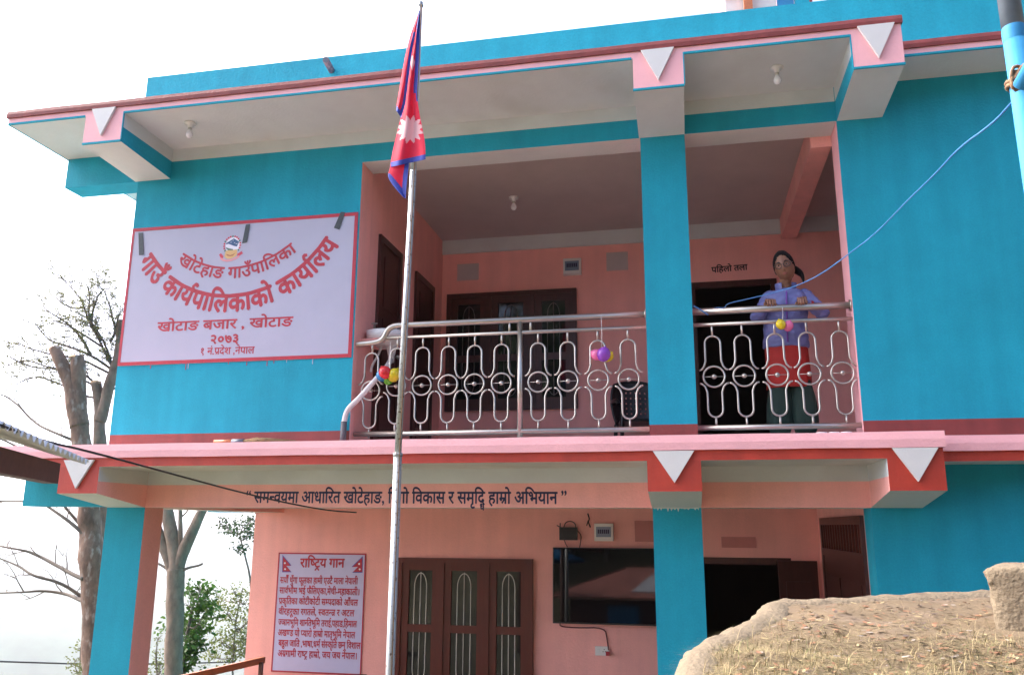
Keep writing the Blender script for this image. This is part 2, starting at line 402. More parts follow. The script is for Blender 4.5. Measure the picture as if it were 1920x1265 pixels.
b = MB(); b.box(XJ2, XO, 0, YW, GZ, FS-0.001, M_BLUE, nx=M_BLUE); part(b, 'front_wall', (9, 0, -1.5), 'plain blue ground floor wall')
b = MB(); wall_z(b, P1, P2, [(0, ZRB, M_DRED), (ZRB, ZB, M_BLUE)], nx=M_LPINK, px=M_LPINK); part(b, 'pillar', (5.25, 0, 0))
b = MB(); b.box(P1+0.005, P2, 0, YW, GZ, FB, M_BLUE, nx=M_PINK, px=M_PINK, py=M_PINK); part(b, 'pillar', (5.25, 0, GZ))
b = MB(); b.box(0.06, 0.456, 0, YW, GZ, FB, M_BLUE, px=M_PINK, py=M_PINK); part(b, 'pillar', (.25, 0, GZ))
for x0, x1 in ((XJ, P1), (P2, XJ2)):
    b = MB(); b.box(x0, x1, 0, YW, ZB, ZC, M_BLUE, nz=M_CREAM, py=M_CREAM); b.box(x0, x1, 0, YW, ZC, ZS, M_CREAM); part(b, 'header_beam', (x0, 0, ZB))
for x0, x1 in ((0.456, P1), (P2, XJ2)):
    b = MB(); b.box(x0, x1, 0, YW, FB, FC, M_PINK, nz=M_CREAM); b.box(x0, x1, 0, YW, FC, FS, M_CREAM); part(b, 'header_beam', (x0, 0, FB))
# middle stretch over the pillars
for q, m, mx in (((P1, P2, ZB, ZS), M_BLUE, None), ((0.06, 0.456, FB, FS), M_PINK, M_BLUE), ((P1, P2, FB, FS), M_PINK, None)):
    b = MB(); b.box(q[0], q[1], 0, YW, q[2], q[3], m, nx=mx); part(b, 'beam_joint', (q[0], 0, q[2]))
# cantilever beams with triangle on the tip
def cantilever(x0, x1, yt, zt, zbt, zb, zc, front, side, cream, trim, tri, px_side=None):
    b = MB()
    b.hexa([(x0,yt,zbt),(x1,yt,zbt),(x1,0,zb),(x0,0,zb),(x0,yt,zc),(x1,yt,zc),(x1,0,zc),(x0,0,zc)], side, ny=front, nz=cream, px=px_side)
    b.box(x0, x1, yt, 0, zc, zt, cream, ny=front, px=px_side and cream)
    o = part(b, 'cantilever_beam', (x0, yt, zb))
    if trim:
        t = MB(); e = 0.004
        t.box(x0-e, x1+e, yt-e, yt+0.012, zbt-e, zbt+0.013, M_BLUE)
        part(t, 'blue_trim', (x0, yt, zbt), parent=o)
    h, w = tri; xc = (x0+x1)/2; zt2 = h[0]; zb2 = h[1]
    t = MB(); t.prism([(xc-w/2, yt-0.003, zt2), (xc+w/2, yt-0.003, zt2), (xc, yt-0.003, zb2)], (0, -0.022, 0), M_WHITE)
    part(t, 'white_triangle', (xc, yt, zb2), parent=o)
    return o
cantilever(-0.03, 0.365, YR, ZS, ZBT, ZB, ZC, M_LPINK, M_BLUE, M_CREAM, True, ((3.075, 2.80), 0.245))
cantilever(P1-0.01, P2, YR, ZS, ZBT, ZB, ZC, M_LPINK, M_BLUE, M_CREAM, True, ((3.075, 2.80), 0.265))
cantilever(XJ2+0.005, XR, YR, ZS, ZBT, ZB, ZC, M_LPINK, M_BLUE, M_CREAM, True, ((3.083, 2.80), 0.27))
cantilever(0.07, 0.455, YL, FS, FBT, FB, FC, M_RED, M_PINK, M_CREAM, False, ((-0.165, -0.405), 0.29), px_side=M_PINK)
cantilever(P1, P2, YL, FS, FBT, FB, FC, M_RED, M_PINK, M_CREAM, False, ((-0.152, -0.385), 0.30))
cantilever(XJ2, XR, YL, FS, FBT, FB, FC, M_RED, M_PINK, M_CREAM, False, ((-0.152, -0.385), 0.30))
# stub beams to the left of the left wall
for y0 in (0.003, 3.2):
    b = MB(); b.box(-0.86, -0.001, y0, y0+0.26, ZB, ZS, M_BLUE); part(b, 'side_beam', (-0.4, y0, ZB))
    b = MB(); b.box(-0.86, 0.059, y0, y0+0.26, FB+0.01, FS, M_BLUE); part(b, 'side_beam', (-0.4, y0, FB))
# roof slab with two painted bands
b = MB(); b.box(-0.88, XR, YR+0.002, 8.0, ZS, ZT-0.002, M_LPINK, nz=M_CREAM)
b.box(XR, XO, YR2, 8.0, ZS, ZT-0.002, M_LPINK, nz=M_CREAM)
roof = part(b, 'roof_slab', (3, 0, ZS))
def wavy_band(x0, x1, y, z0, z1, m, name, parent, proud=0.014, left_end=None):
    """a hand-floated plaster band: its edges wander by a few millimetres"""
    b = MB(); n = max(4, int((x1-x0)/0.09)); bt = len(b.v)
    for i in range(n+1):
        x = x0+(x1-x0)*i/n
        e0 = 0.004*noise.noise((x*2.3, y, z0*9)); e1 = 0.004*noise.noise((x*1.9, y+5, z1*9)); pr = proud+0.004*noise.noise((x*1.5, 9, z0))
        b.v += [(x, y+0.03, z0+e0), (x, y-pr, z0+e0), (x, y-pr-0.003, (z0+z1)/2), (x, y-pr+0.004, z1+e1), (x, y+0.06, z1+e1)]
    for i in range(n):
        for j in range(4): b.face((bt+i*5+j, bt+i*5+5+j, bt+i*5+6+j, bt+i*5+j+1), m)
    b.face([bt+j for j in range(5)], m); b.face([bt+n*5+j for j in range(5)], m)
    return part(b, name, (x0, y, z0), parent=parent)
wavy_band(-0.895, XR+0.012, YR, 3.082, ZT, M_DRED, 'red_band', roof)
wavy_band(XR+0.012, XO, YR2, 3.082, ZT, M_DRED, 'red_band', roof)
b = MB(); b.box(-0.895, -0.865, YR+0.04, 6, 3.082, ZT, M_DRED); part(b, 'red_band', (-0.9, 2, 3.1), parent=roof)
b = MB(); e = 0.004
for x0, x1 in ((-0.88, -0.04), (0.375, P1-0.02), (P2+0.01, XJ2-0.005)): b.box(x0, x1, YR-e+0.002, YR+0.012, ZS-e, ZS+0.014, M_BLUE)
for x in (0.365, P2): b.box(x+0.0005, x+0.0095, YR-e+0.002, YR+0.012, ZBT+0.014, ZS+0.013, M_BLUE)
b.box(XJ2-0.004, XJ2+0.004, YR-e+0.002, YR+0.012, ZBT+0.014, ZS+0.013, M_BLUE)
b.box(-0.884, -0.87, YR+0.013, 5, ZS-e, ZS+0.016, M_BLUE)
b.box(XR+0.002, XO, YR2-e, YR2+0.012, ZS-e, ZS+0.014, M_BLUE)
part(b, 'blue_trim', (3, YR, ZS), parent=roof)
# parapet
b = MB(); b.box(0.05, XO, -0.10, 0.05, ZT, 3.805, M_BLUE, pz=M_BLUE); b.box(0.05, 0.2, 0.05, 7.9, ZT, 3.80, M_BLUE); part(b, 'parapet', (4, 0, ZT))
b = MB(); b.tube([(2.085, -0.06, 3.655), (2.125, -0.31, 3.640)], 0.032, M_GPOLE, 12); part(b, 'roof_spout', (2.1, -0.2, 3.65))
# floor slab between the storeys
b = MB(); b.box(-0.86, XR, YL+0.002, YW, FS, FM+0.002, M_RED, nz=M_CREAM); b.box(XR, XO, YL2+0.002, YW, FS, FM+0.002, M_RED, nz=M_CREAM)
b.box(-0.86, XO, YW, 8.0, FS, -0.002, M_CREAM, pz=M_CREAM)
fl = part(b, 'floor_slab', (3, 0, FS))
wavy_band(-0.88, XR+0.015, YL, FM, FT, M_LPINK, 'pink_ledge', fl, 0.022)
wavy_band(XR+0.015, XO, YL2, FM, FT, M_LPINK, 'pink_ledge', fl, 0.018)
b = MB(); b.box(-0.86, XR, YL+0.05, YW, FM+0.004, FT-0.002, M_LPINK); b.box(XR, XO, YL2+0.05, YW, FM+0.004, FT-0.002, M_LPINK)
b.box(-0.86, XO, 0.001, YW-0.001, FT, -0.001, M_CREAM); part(b, 'balcony_ledge', (3, 0, FT), parent=fl)
# upper balcony room
b = MB(); b.box(XJ-0.2, XJ, YW, YB, 0, 2.85, M_PINK); part(b, 'side_wall', (XJ, 1.5, 0))
XE = 9.6                                             # the balcony runs on behind the right hand wall
b = MB(); b.box(XE, XE+0.2, YW, YB, 0, 2.85, M_PINK); part(b, 'side_wall', (XE, 1.5, 0))
b = MB(); b.box(XJ2-0.175, XJ2, YW, YB-0.03, 2.60, 2.849, M_PINK); part(b, 'ceiling_beam', (XJ2, 1.5, 2.6))
DX0, DX1, DZ = 5.47, 6.47, 2.13
b = MB()
for x0, x1, z0, z1 in ((XJ, DX0, 0, 2.67), (DX0, DX1, DZ, 2.67), (DX1, XE, 0, 2.67)): b.box(x0, x1, YB, YB+0.2, z0, z1, M_PINK)
b.box(XJ, XE, YB-0.03, YB+0.2, 2.67, 2.85, M_CREAM); part(b, 'back_wall', (4, YB, 0))
b = MB(); b.box(XJ-0.2, XE+0.2, YW, YB+0.2, 2.85, 2.95, M_CEIL); part(b, 'balcony_ceiling', (4, 1.5, 2.85))
# ground floor porch
b = MB(); b.box(0.06, 0.456, YW, YB, FB, FS, M_PINK, nz=M_CREAM); part(b, 'side_beam', (.25, 1.5, FB))
GX0, GX1, GDZ = 5.40, 6.42, -1.02
b = MB()
for x0, x1, z0, z1 in ((0.075, GX0, GZ, FS), (GX0, GX1, GDZ, FS), (GX1, XJ2, GZ, FS)): b.box(x0, x1, YB, YB+0.2, z0, z1, M_PINK)
part(b, 'back_wall', (4, YB, GZ))
b = MB(); b.box(XJ2, XJ2+0.2, YW, YB, GZ, FS, M_PINK); part(b, 'side_wall', (XJ2, 1.5, GZ))
# outer shell and dark rooms behind
b = MB(); b.box(0, 0.2, YW, 8, 0, ZS, M_BLUE); b.box(0.2, XO, 7.8, 8, 0, ZS, M_BLUE); b.box(XO-0.2, XO, YW, 7.8, 0, ZS, M_BLUE)
b.box(0.075, 0.2, YB+0.2, 7.8, GZ, FS, M_BLUE); b.box(0.2, XO, 7.6, 7.8, GZ, FS, M_BLUE); b.box(XO-0.2, XO, YW, 7.6, GZ, FS, M_BLUE)
part(b, 'outer_walls', (7, 4, 0))
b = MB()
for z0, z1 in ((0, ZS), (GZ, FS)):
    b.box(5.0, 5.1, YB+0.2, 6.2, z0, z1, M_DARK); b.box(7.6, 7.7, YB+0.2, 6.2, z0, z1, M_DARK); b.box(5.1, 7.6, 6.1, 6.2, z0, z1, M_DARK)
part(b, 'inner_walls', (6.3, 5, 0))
# doorways and doors
def frame(mb, x0, x1, z0, z1, y, w, d, m, sill=False):
    mb.box(x0, x0+w, y-d, y+0.06, z0, z1, m); mb.box(x1-w, x1, y-d, y+0.06, z0, z1, m); mb.box(x0+w, x1-w, y-d, y+0.06, z1-w, z1, m)
    if sill: mb.box(x0+w, x1-w, y-d, y+0.06, z0, z0+w, m)
b = MB(); frame(b, DX0, DX1, 0, DZ, YB, 0.07, 0.01, M_WOOD); part(b, 'door_frame', (6, YB, 0))
b = MB(); frame(b, GX0, GX1, GZ, GDZ, YB, 0.07, 0.015, M_WOOD); part(b, 'door_frame', (6, YB, GZ))
b = MB(); b.obox((6.46, 2.56, -2.07), (0.20, 0.03, 0), (0.003, -0.02, 0), (0, 0, 1.03), M_WOOD)   # leaf folded back against the wall
for z in (-1.55, -2.4): b.obox((6.46, 2.537, z), (0.13, 0.02, 0), (0.0015, -0.01, 0), (0, 0, 0.30), M_WOOD)
part(b, 'door_leaf', (6.46, 2.55, GZ))
def side_door(y0, y1, z0, z1, X, s):
    b = MB(); w = 0.07
    for a0, a1, c0, c1 in ((y0, y0+w, z0, z1), (y1-w, y1, z0, z1), (y0+w, y1-w, z1-w, z1)): b.box(min(X, X+s*0.03), max(X, X+s*0.03), a0, a1, c0, c1, M_WOOD)
    d = part(b, 'door', (X, (y0+y1)/2, z0))
    b = MB(); b.box(min(X+s*0.001, X+s*0.015), max(X+s*0.001, X+s*0.015), y0+w, y1-w, z0, z1-w, M_WOOD)
    for k in range(3):
        za = z0+0.14+k*(z1-w-z0-0.14)/3; zb = za+(z1-w-z0-0.14)/3-0.12
        b.box(min(X+s*0.0155, X+s*0.024), max(X+s*0.0155, X+s*0.024), y0+w+0.08, y1-w-0.08, za, zb, M_WOOD)
    part(b, 'door_leaf', (X, (y0+y1)/2, z0), parent=d)
    b = MB(); b.ball((X+s*0.05, y1-w-0.04, z0+1.0), 0.022, M_STEEL); b.tube([(X+s*0.015, y1-w-0.04, z0+1.0), (X+s*0.05, y1-w-0.04, z0+1.0)], 0.009, M_STEEL); part(b, 'handle', (X, y1, z0+1), parent=d)
side_door(0.50, 1.16, 0.0, 2.15, XJ, 1)
side_door(1.66, 2.36, 0.0, 2.12, XJ, 1)
# ground floor door with barred transom on the right side wall
b = MB(); X = XJ2
for a0, a1, c0, c1 in ((0.30, 0.37, GZ, -0.60), (2.36, 2.43, GZ, -0.60), (0.37, 2.36, -0.67, -0.60), (0.37, 2.36, -0.97, -0.90)): b.box(X-0.03, X, a0, a1, c0, c1, M_WOOD)
d = part(b, 'door', (X, 1.4, GZ))
b = MB(); b.box(X-0.016, X-0.001, 0.37, 2.36, GZ, -0.97, M_WOOD)
for k in range(2): b.box(X-0.026, X-0.0165, 0.5+k*1.0, 1.3+k*0.98, -2.9, -1.15, M_WOOD)
part(b, 'door_leaf', (X, 1.4, GZ), parent=d)
b = MB(); b.box(X-0.006, X-0.001, 0.37, 2.36, -0.90, -0.67, M_GLASS)
for k in range(14): y = 0.47+k*0.138; b.box(X-0.022, X-0.008, y, y+0.022, -0.90, -0.67, M_RWOOD)
part(b, 'transom_grille', (X, 1.4, -0.8), parent=d)
# windows: three leaves, each with two panes and a bent-rod grille
def window(x0, x1, z0, z1, zm, y, wood, gm, label, tilt_panes=False):
    b = MB(); w = 0.055; frame(b, x0, x1, z0, z1, y, w, 0.05, wood, True)
    lw = (x1-x0)/3
    for k in (1, 2): b.box(x0+k*lw-0.03, x0+k*lw+0.03, y-0.05, y+0.02, z0+w, z1-w, wood)
    win = part(b, 'window', ((x0+x1)/2, y, z0), label)
    for k in range(3):
        a0 = x0+k*lw+(w if k == 0 else 0.03); a1 = x0+(k+1)*lw-(w if k == 2 else 0.03)
        b = MB(); s = 0.085; yy = y-0.035
        b.box(a0, a0+s, yy, y+0.01, z0+w, z1-w, wood); b.box(a1-s, a1, yy, y+0.01, z0+w, z1-w, wood)
        for c0, c1 in ((z0+w, z0+w+s), (zm-s/2, zm+s/2), (z1-w-s, z1-w)): b.box(a0+s, a1-s, yy, y+0.01, c0, c1, wood)
        part(b, 'casement', ((a0+a1)/2, y, z0), parent=win)
        xc = (a0+a1)/2; hw = (a1-a0)/2-s; r = 0.0055
        for c0, c1 in ((z0+w+s, zm-s/2), (zm+s/2, z1-w-s)):
            b = MB(); b.box(a0+s, a1-s, y-0.013, y-0.008, c0, c1, M_GLASS); part(b, 'pane', (xc, y, c0), parent=win)
        b = MB(); zl = z0+w+s; zh = z1-w-s; yg = y-0.026; gw = hw*0.52
        def span(p): b.tube(p, r, gm, 6)
        span([(xc, yg, zl+0.02), (xc, yg, zh-0.02)])
        zt = zh-0.03; zb = zl+0.03
        loop = [(xc-gw*sin(t), yg, zt-0.16+0.16*cos(t)) for t in [pi/2*i/6 for i in range(7)]]
        left = loop+[(xc-gw*cos(t), yg, zb+0.16-0.16*sin(t)) for t in [pi/2*i/6 for i in range(7)]]
        span(left); span([(2*xc-p[0], p[1], p[2]) for p in left])
        part(b, 'grille', (xc, yg, zl), parent=win)
window(2.50, 4.13, 0.66, 2.13, 1.30, YB, M_WOOD, M_DGRILLE, 'dark wooden window behind the balcony railing')
window(1.975, 3.59, -2.62, -1.065, -1.85, YB, M_RWOOD, M_GRILLE, 'reddish brown window with white grille at ground floor')
# slogan and floor name painted on the building
b = MB(); p0 = aY(462, 921.5, 0); p1 = aY(1063, 922, 0)
line_on(b, TS, (p0.x, 0, p0.z), (p1.x, 0, p1.z), 0.095, -0.001, M_NAVY, 0.022); part(b, 'painted_slogan', (p0.x, 0, p0.z), 'dark blue slogan lettering along the pink beam')
b = MB(); p0 = aY(1334, 503, YB); p1 = aY(1401, 498, YB)
line_on(b, TU, (p0.x, 0, p0.z+0.01), (p1.x, 0, p1.z+0.015), 0.065, YB-0.001, M_BLACK, 0.028); part(b, 'painted_floor_name', (p0.x, YB, p0.z), 'black lettering above the upper doorway')
# cement drips left under the middle beam, one ragged skirt
b = MB(); top = []; bot = []
for k in range(41):
    x = P1+.01+(P2-P1-.03)*k/40; top.append((x, -0.002, FB+0.002)); bot.append((x, -0.002, FB-0.004-(random.uniform(.0, .035) if k % 3 == 1 else random.uniform(0, .006))))
for k in range(40): b.poly([top[k], top[k+1], bot[k+1], bot[k]], M_CREAM)
part(b, 'cement_drips', (P1, 0, FB))
# blank cover plates set in the walls
for x0, x1, z0, z1, m in ((2.617, 2.895, 2.315, 2.53, M_GREYPL), (4.50, 4.76, 2.335, 2.565, M_GREYPL), (4.755, 5.0, -0.86, -0.63, M_PINKPL), (5.70, 6.065, -0.915, -0.80, M_PINKPL)):
    b = MB(); b.box(x0, x1, YB-0.008, YB, z0, z1, m); part(b, 'cover_plate', (x0, YB, z0))

# ------------------------------------------------------------------ signs
SG = thing('office_sign', 'big lilac office sign with red Devanagari lettering on the blue upper wall', 'sign', (1.2, -0.002, 1.5))
sx0, sx1, sz0, sz1 = 0.004, 2.405, 0.79, 2.19
b = MB(); b.box(sx0, sx1, -0.006, -0.0005, sz0, sz1, M_SIGN); b.build('sign_panel', SG, (1.2, 0, 1.5))
b = MB(); w = 0.034
for q in ((sx0, sx1, sz1-w, sz1), (sx0, sx1, sz0, sz0+w), (sx0, sx0+w*0.8, sz0+w, sz1-w), (sx1-w, sx1, sz0+w, sz1-w)): b.box(q[0], q[1], -0.0085, -0.0062, q[2], q[3], M_SRED)
for k in range(9):
    x = random.uniform(0.1, 2.3); b.box(x, x+0.006, -0.0026, -0.0006, sz0-random.uniform(0.02, 0.06), sz0, M_SRED if k % 3 else M_SIGN)
b.build('border', SG, (1.2, 0, 1.5))
def xz(px, py, Y=0.0): q = aY(px, py, Y); return (q.x, q.z)
b = MB(); YS = -0.0065
arc_on(b, T2, xz(284, 474), xz(436, 553), xz(612, 444), 0.165, YS, M_SRED, 0.036)
arc_on(b, T1, xz(345, 475), xz(425, 502), xz(546, 456), 0.108, YS, M_SRED, 0.026)
for t, a, c, h, bo in ((T3, (297, 605), (550, 594), 0.088, 0.024), (T4, (395, 629), (450, 627), 0.082, 0.035), (T5, (376, 653), (478, 650), 0.064, 0.018)):
    p0, p1 = xz(*a), xz(*c); line_on(b, t, (p0[0], 0, p0[1]), (p1[0], 0, p1[1]), h, YS, M_SRED, bo)
b.build('lettering', SG, (1.2, 0, 1.5))
# emblem: wreath, mountain, plain, clasped hands, ribbon
M_EBLUE = mat('emblem_mountain_blue', (0.035, 0.10, 0.22), 0.5); M_EYEL = mat('emblem_yellow', (0.66, 0.42, 0.16), 0.5); M_EGRN = mat('emblem_green', (0.05, 0.16, 0.11), 0.5)
M_ERED = mat('emblem_red', (0.55, 0.05, 0.08), 0.5); M_ERIB = mat('emblem_ribbon_pink', (0.72, 0.30, 0.32), 0.5); M_EWH = mat('emblem_white', (0.75, 0.76, 0.82), 0.5)
EC = aY(437.5, 466, 0); EU = 0.0063                      # one unit = one photo pixel at the wall
def ep(x, y, k): return (EC.x+(x-635)/15.8*EU*0.82, -0.0066-0.00035*k, EC.z-(y-740)/15.8*EU*0.82)
b = MB()
b.poly([ep(580+245*cos(t)+50, 640-250*sin(t), 0) for t in [2*pi*i/28 for i in range(28)]], M_EWH)
b.poly([ep(*p, 1) for p in ((390, 570), (640, 430), (820, 545), (760, 690), (620, 660), (400, 600))], M_EBLUE)
for q in (((520, 560), (580, 530), (570, 555)), ((600, 490), (640, 470), (620, 505)), ((690, 620), (790, 580), (760, 610)), ((650, 560), (700, 570), (680, 585))): b.poly([ep(*p, 2) for p in q], M_EWH)
b.poly([ep(*p, 2) for p in ((420, 600), (480, 590), (640, 660), (760, 700), (750, 770), (620, 765), (500, 720), (420, 680))], M_EWH)
b.poly([ep(*p, 3) for p in ((400, 690), (500, 735), (640, 765), (640, 800), (480, 790), (410, 730))], M_EGRN)
b.poly([ep(*p, 2.5) for p in ((400, 810), (520, 780), (640, 790), (770, 780), (790, 880), (760, 985), (600, 1065), (480, 1060), (380, 990), (390, 900))], M_EYEL)
b.poly([ep(*p, 4) for p in ((420, 900), (560, 950), (640, 930), (740, 880), (650, 975), (560, 985), (470, 960))], M_BENCH)
for i in range(17):
    t = radians(-35+250*i/16); x, y = 600+265*cos(t), 640-280*sin(t); r = 34
    b.poly([ep(x+r*cos(t+a)*1.1, y-r*sin(t+a), 1+0.2*(i % 2)) for a in (0, 1.6, 2.6, 3.7, 4.7)], M_ERED if i % 4 else M_EGRN)
rib = [(250, 1000), (400, 1070), (520, 1085), (640, 1070), (780, 1010), (860, 960), (860, 1030), (760, 1090), (620, 1135), (470, 1150), (340, 1120), (250, 1060)]
b.poly([ep(*p, 5) for p in rib], M_ERIB)
b.poly([ep(*p, 4.5) for p in ((200, 910), (260, 870), (350, 970), (330, 1040), (250, 1000))], M_ERED)
b.poly([ep(*p, 4.5) for p in ((790, 920), (960, 830), (930, 880), (985, 915), (860, 990), (800, 990))], M_ERED)
b.build('emblem', SG, tuple(EC))
# tape strips stuck over the sign
for lab, q in (('upright dark tape strip at the top left of the office sign', ((261, 437), (269, 437), (271, 478), (262, 479))),
               ('dark tape strip touching the emblem of the office sign', ((462, 422), (470, 421), (464, 455), (455, 457))),
               ('slanting dark tape strip at the top right corner of the office sign', ((640, 398), (648, 399), (637, 431), (627, 428)))):
    b = MB(); pts = [aY(*p, 0) for p in q]; b.prism([(p.x, -0.0095, p.z) for p in pts], (0, -0.003, 0), M_TAPE)
    tag(b.build('tape_strip', None, (pts[0].x, -0.01, pts[0].z)), lab, 'tape', 'tape strips on the office sign')
# poster with the anthem
PT = thing('anthem_poster', 'lilac wall poster of red verses under two small flags beside the ground floor window', 'sign', (1.0, YB-0.004, -1.7))
c0, c1 = aY(523, 1035, YB), aY(687, 1037.5, YB); c2 = aY(683, 1262, YB)
x0, x1, zt, zb = c0.x, c1.x, c0.z, c2.z-0.02
b = MB(); b.box(x0, x1, YB-0.005, YB-0.0005, zb, zt, M_POST); b.build('poster_sheet', PT, (1, YB, -1.7))
b = MB(); w = 0.016
for q in ((x0, x1, zt-w, zt), (x0, x1, zb, zb+w), (x0, x0+w, zb+w, zt-w), (x1-w, x1, zb+w, zt-w)): b.box(q[0], q[1], YB-0.0072, YB-0.0052, q[2], q[3], M_SRED)
b.build('border', PT, (1, YB, -1.7))
def pp(zx, zy): q = aY(500+zx/5.163, 1020+zy/5.163, YB); return (q.x, YB, q.z)
b = MB()
for t, xa, xb, ya, yb, h, bo in ((TP[0], 330, 755, 138, 140, 0.098, 0.03), (TP[1], 135, 885, 316, 328, 0.068, 0.026), (TP[2], 128, 905, 415, 432, 0.068, 0.026), (TP[3], 122, 885, 517, 535, 0.068, 0.026),
        (TP[4], 120, 850, 618, 636, 0.068, 0.026), (TP[5], 118, 875, 722, 742, 0.068, 0.026), (TP[6], 112, 858, 822, 848, 0.068, 0.026), (TP[7], 118, 910, 922, 950, 0.068, 0.026), (TP[8], 110, 880, 1022, 1050, 0.068, 0.026)):
    line_on(b, t, pp(xa, ya), pp(xb, yb), h, YB-0.0054, M_SRED, bo)
b.build('verses', PT, (1, YB, -1.7))
for q, s in ((((155, 100), (243, 205), (192, 205), (243, 268), (152, 268)), 1), (((932, 112), (822, 218), (885, 215), (830, 272), (930, 272)), -1)):
    b = MB()
    def shr(k, f): cx = sum(p[0] for p in q)/5-8*s; cy = sum(p[1] for p in q)/5+5; return [(cx+(p[0]-cx)*f, cy+(p[1]-cy)*f) for p in q]
    b.poly([(v[0], YB-0.0058, v[2]) for v in (pp(*p) for p in q)], M_FBLUE)
    b.poly([(v[0], YB-0.0063, v[2]) for v in (pp(*p) for p in shr(1, 0.86))], M_SRED)
    for cx, cy in (((178, 180), (180, 238)) if s > 0 else ((897, 188), (902, 240))):
        b.poly([(v[0], YB-0.0068, v[2]) for v in (pp(cx+9*cos(t), cy+9*sin(t)) for t in [2*pi*i/10 for i in range(10)])], M_EWH)
    b.build('printed_flag', PT, pp(*q[0]))

# ------------------------------------------------------------------ balcony railings
RY = 0.06
ZR0, ZR1, ZR2 = 0.098, 0.970, 1.085
def base_baluster():
    b = MB(); r = 0.0085
    hw = 0.064
    up = [(-0.118, 0, 0.578), (-0.098, 0, 0.586), (-0.078, 0, 0.61), (-hw, 0, 0.655)]+[(-hw*cos(t), 0, 0.805+hw*sin(t)) for t in [pi*i/12 for i in range(13)]]+[(hw, 0, 0.655), (0.078, 0, 0.61), (0.098, 0, 0.586), (0.118, 0, 0.578)]
    lw = 0.060
    lo = [(-0.118, 0, 0.468), (-0.098, 0, 0.462), (-0.076, 0, 0.44), (-lw, 0, 0.395)]+[(-lw*cos(t), 0, 0.245-lw*sin(t)) for t in [pi*i/12 for i in range(13)]]+[(lw, 0, 0.395), (0.076, 0, 0.44), (0.098, 0, 0.462), (0.118, 0, 0.468)]
    b.tube(up, r, M_STEEL, 8); b.tube(lo, r, M_STEEL, 8)
    b.tube([(0, 0, 0.872), (0, 0, ZR1)], 0.009, M_STEEL, 8); b.tube([(0, 0, ZR0), (0, 0, 0.182)], 0.009, M_STEEL, 8)
    o = b.build('baluster')
    b = MB(); b.tube([(0.087*cos(t), 0, 0.523+0.087*sin(t)) for t in [2*pi*i/28 for i in range(28)]], r, M_STEEL, 8, closed=True)
    ring = b.build('ring')
    b = MB(); b.ball((0, 0, 0.523), 0.021, M_STEEL, 14, 10); b.tube([(-0.085, 0, 0.523), (0.085, 0, 0.523)], 0.003, M_STEEL, 6)
    ball = b.build('ball')
    return o, ring, ball
BAL, RING, BALL = base_baluster(); used = [False]
def railing(label, x0, x1, xs, left_bend):
    R = thing('balcony_railing', label, 'railing', ((x0+x1)/2, RY, 0), 'steel railings of the balcony')
    b = MB()
    if left_bend:
        p = chaikin([(XJ+0.002, RY, 0.922), (2.60, RY, 0.93), (2.68, RY, 0.955), (2.72, RY, 1.055), (2.79, RY, ZR2), (2.9, RY, ZR2)], 3)+[Vector((x1, RY, ZR2))]
        b.tube(p, 0.0275, M_STEEL, 14)
    else: b.tube([(x0, RY, ZR2), (x1, RY, ZR2)], 0.029, M_STEEL, 14)
    b.lathe((x1-0.012, RY, ZR2), [(0.0, 0), (0.045, 0), (0.045, 0.008), (0.03, 0.012)], M_STEEL, 16, (1, 0, 0))
    b.build('handrail', R, ((x0+x1)/2, RY, ZR2))
    b = MB(); b.tube([(2.69 if left_bend else x0, RY, ZR1), (x1, RY, ZR1)], 0.017, M_STEEL, 12); b.build('middle_rail', R, (x0, RY, ZR1))
    b = MB(); b.tube([(x0, RY, ZR0), (x1, RY, ZR0)], 0.0225, M_STEEL, 12); b.build('bottom_rail', R, (x0, RY, ZR0))
    if left_bend:
        b = MB(); b.tube([(3.955, RY, -0.03), (3.955, RY, ZR2-0.02)], 0.024, M_STEEL, 14); b.build('post', R, (3.955, RY, 0))
        for x in (3.86, 4.05):
            b = MB(); b.tube([(x, RY, ZR1), (x, RY, ZR2)], 0.011, M_STEEL, 8); b.build('short_stay', R, (x, RY, ZR1))
    for x in xs:
        src = (BAL, RING, BALL)
        if used[0]: src = [o.copy() for o in src]; [COL.objects.link(o) for o in src]
        used[0] = True
        o, r, l = src
        o.parent = None; o.location = (x, RY, 0 if not (left_bend and x < 2.7) else -0.035); attach(o, R)
        r.parent = o; r.location = (0, 0, 0); l.parent = o; l.location = (0, 0, 0)
railing('long steel railing of ten balusters left of the blue upper pillar', 2.44, P1, [2.578, 2.820, 3.062, 3.304, 3.545, 3.789, 4.116, 4.377, 4.638, 4.898], True)
railing('short steel railing of five balusters in front of the standing woman', P2, XJ2, [5.603, 5.846, 6.108, 6.360, 6.615], False)

# ------------------------------------------------------------------ small fittings
def bulb(px, py, Z, label):
    c = aZ(px, py, Z); t = thing('light_bulb', label, 'light bulb', tuple(c), 'bare bulbs under the ceilings')
    b = MB(); b.lathe(c, [(0.0, 0.0), (0.055, 0.0), (0.052, -0.018), (0.028, -0.022), (0.026, -0.05), (0.0, -0.05)], M_PLAST, 20); b.build('holder', t, tuple(c))
    b = MB(); b.lathe(c, [(0.017, -0.05), (0.017, -0.072), (0.0, -0.072)], M_STEEL, 16); b.build('cap', t, tuple(c))
    b = MB(); b.lathe(c, [(0.016, -0.073), (0.02, -0.082), (0.031, -0.105), (0.033, -0.122), (0.027, -0.142), (0.012, -0.154), (0, -0.156)], M_BULB, 20); b.build('glass', t, tuple(c))
bulb(357, 231, ZS, 'bare white bulb under the left end of the roof overhang')
bulb(1456, 127, ZS, 'bare white bulb under the roof overhang above the woman')
bulb(963, 370, 2.85, 'small bare bulb on the dim balcony ceiling')
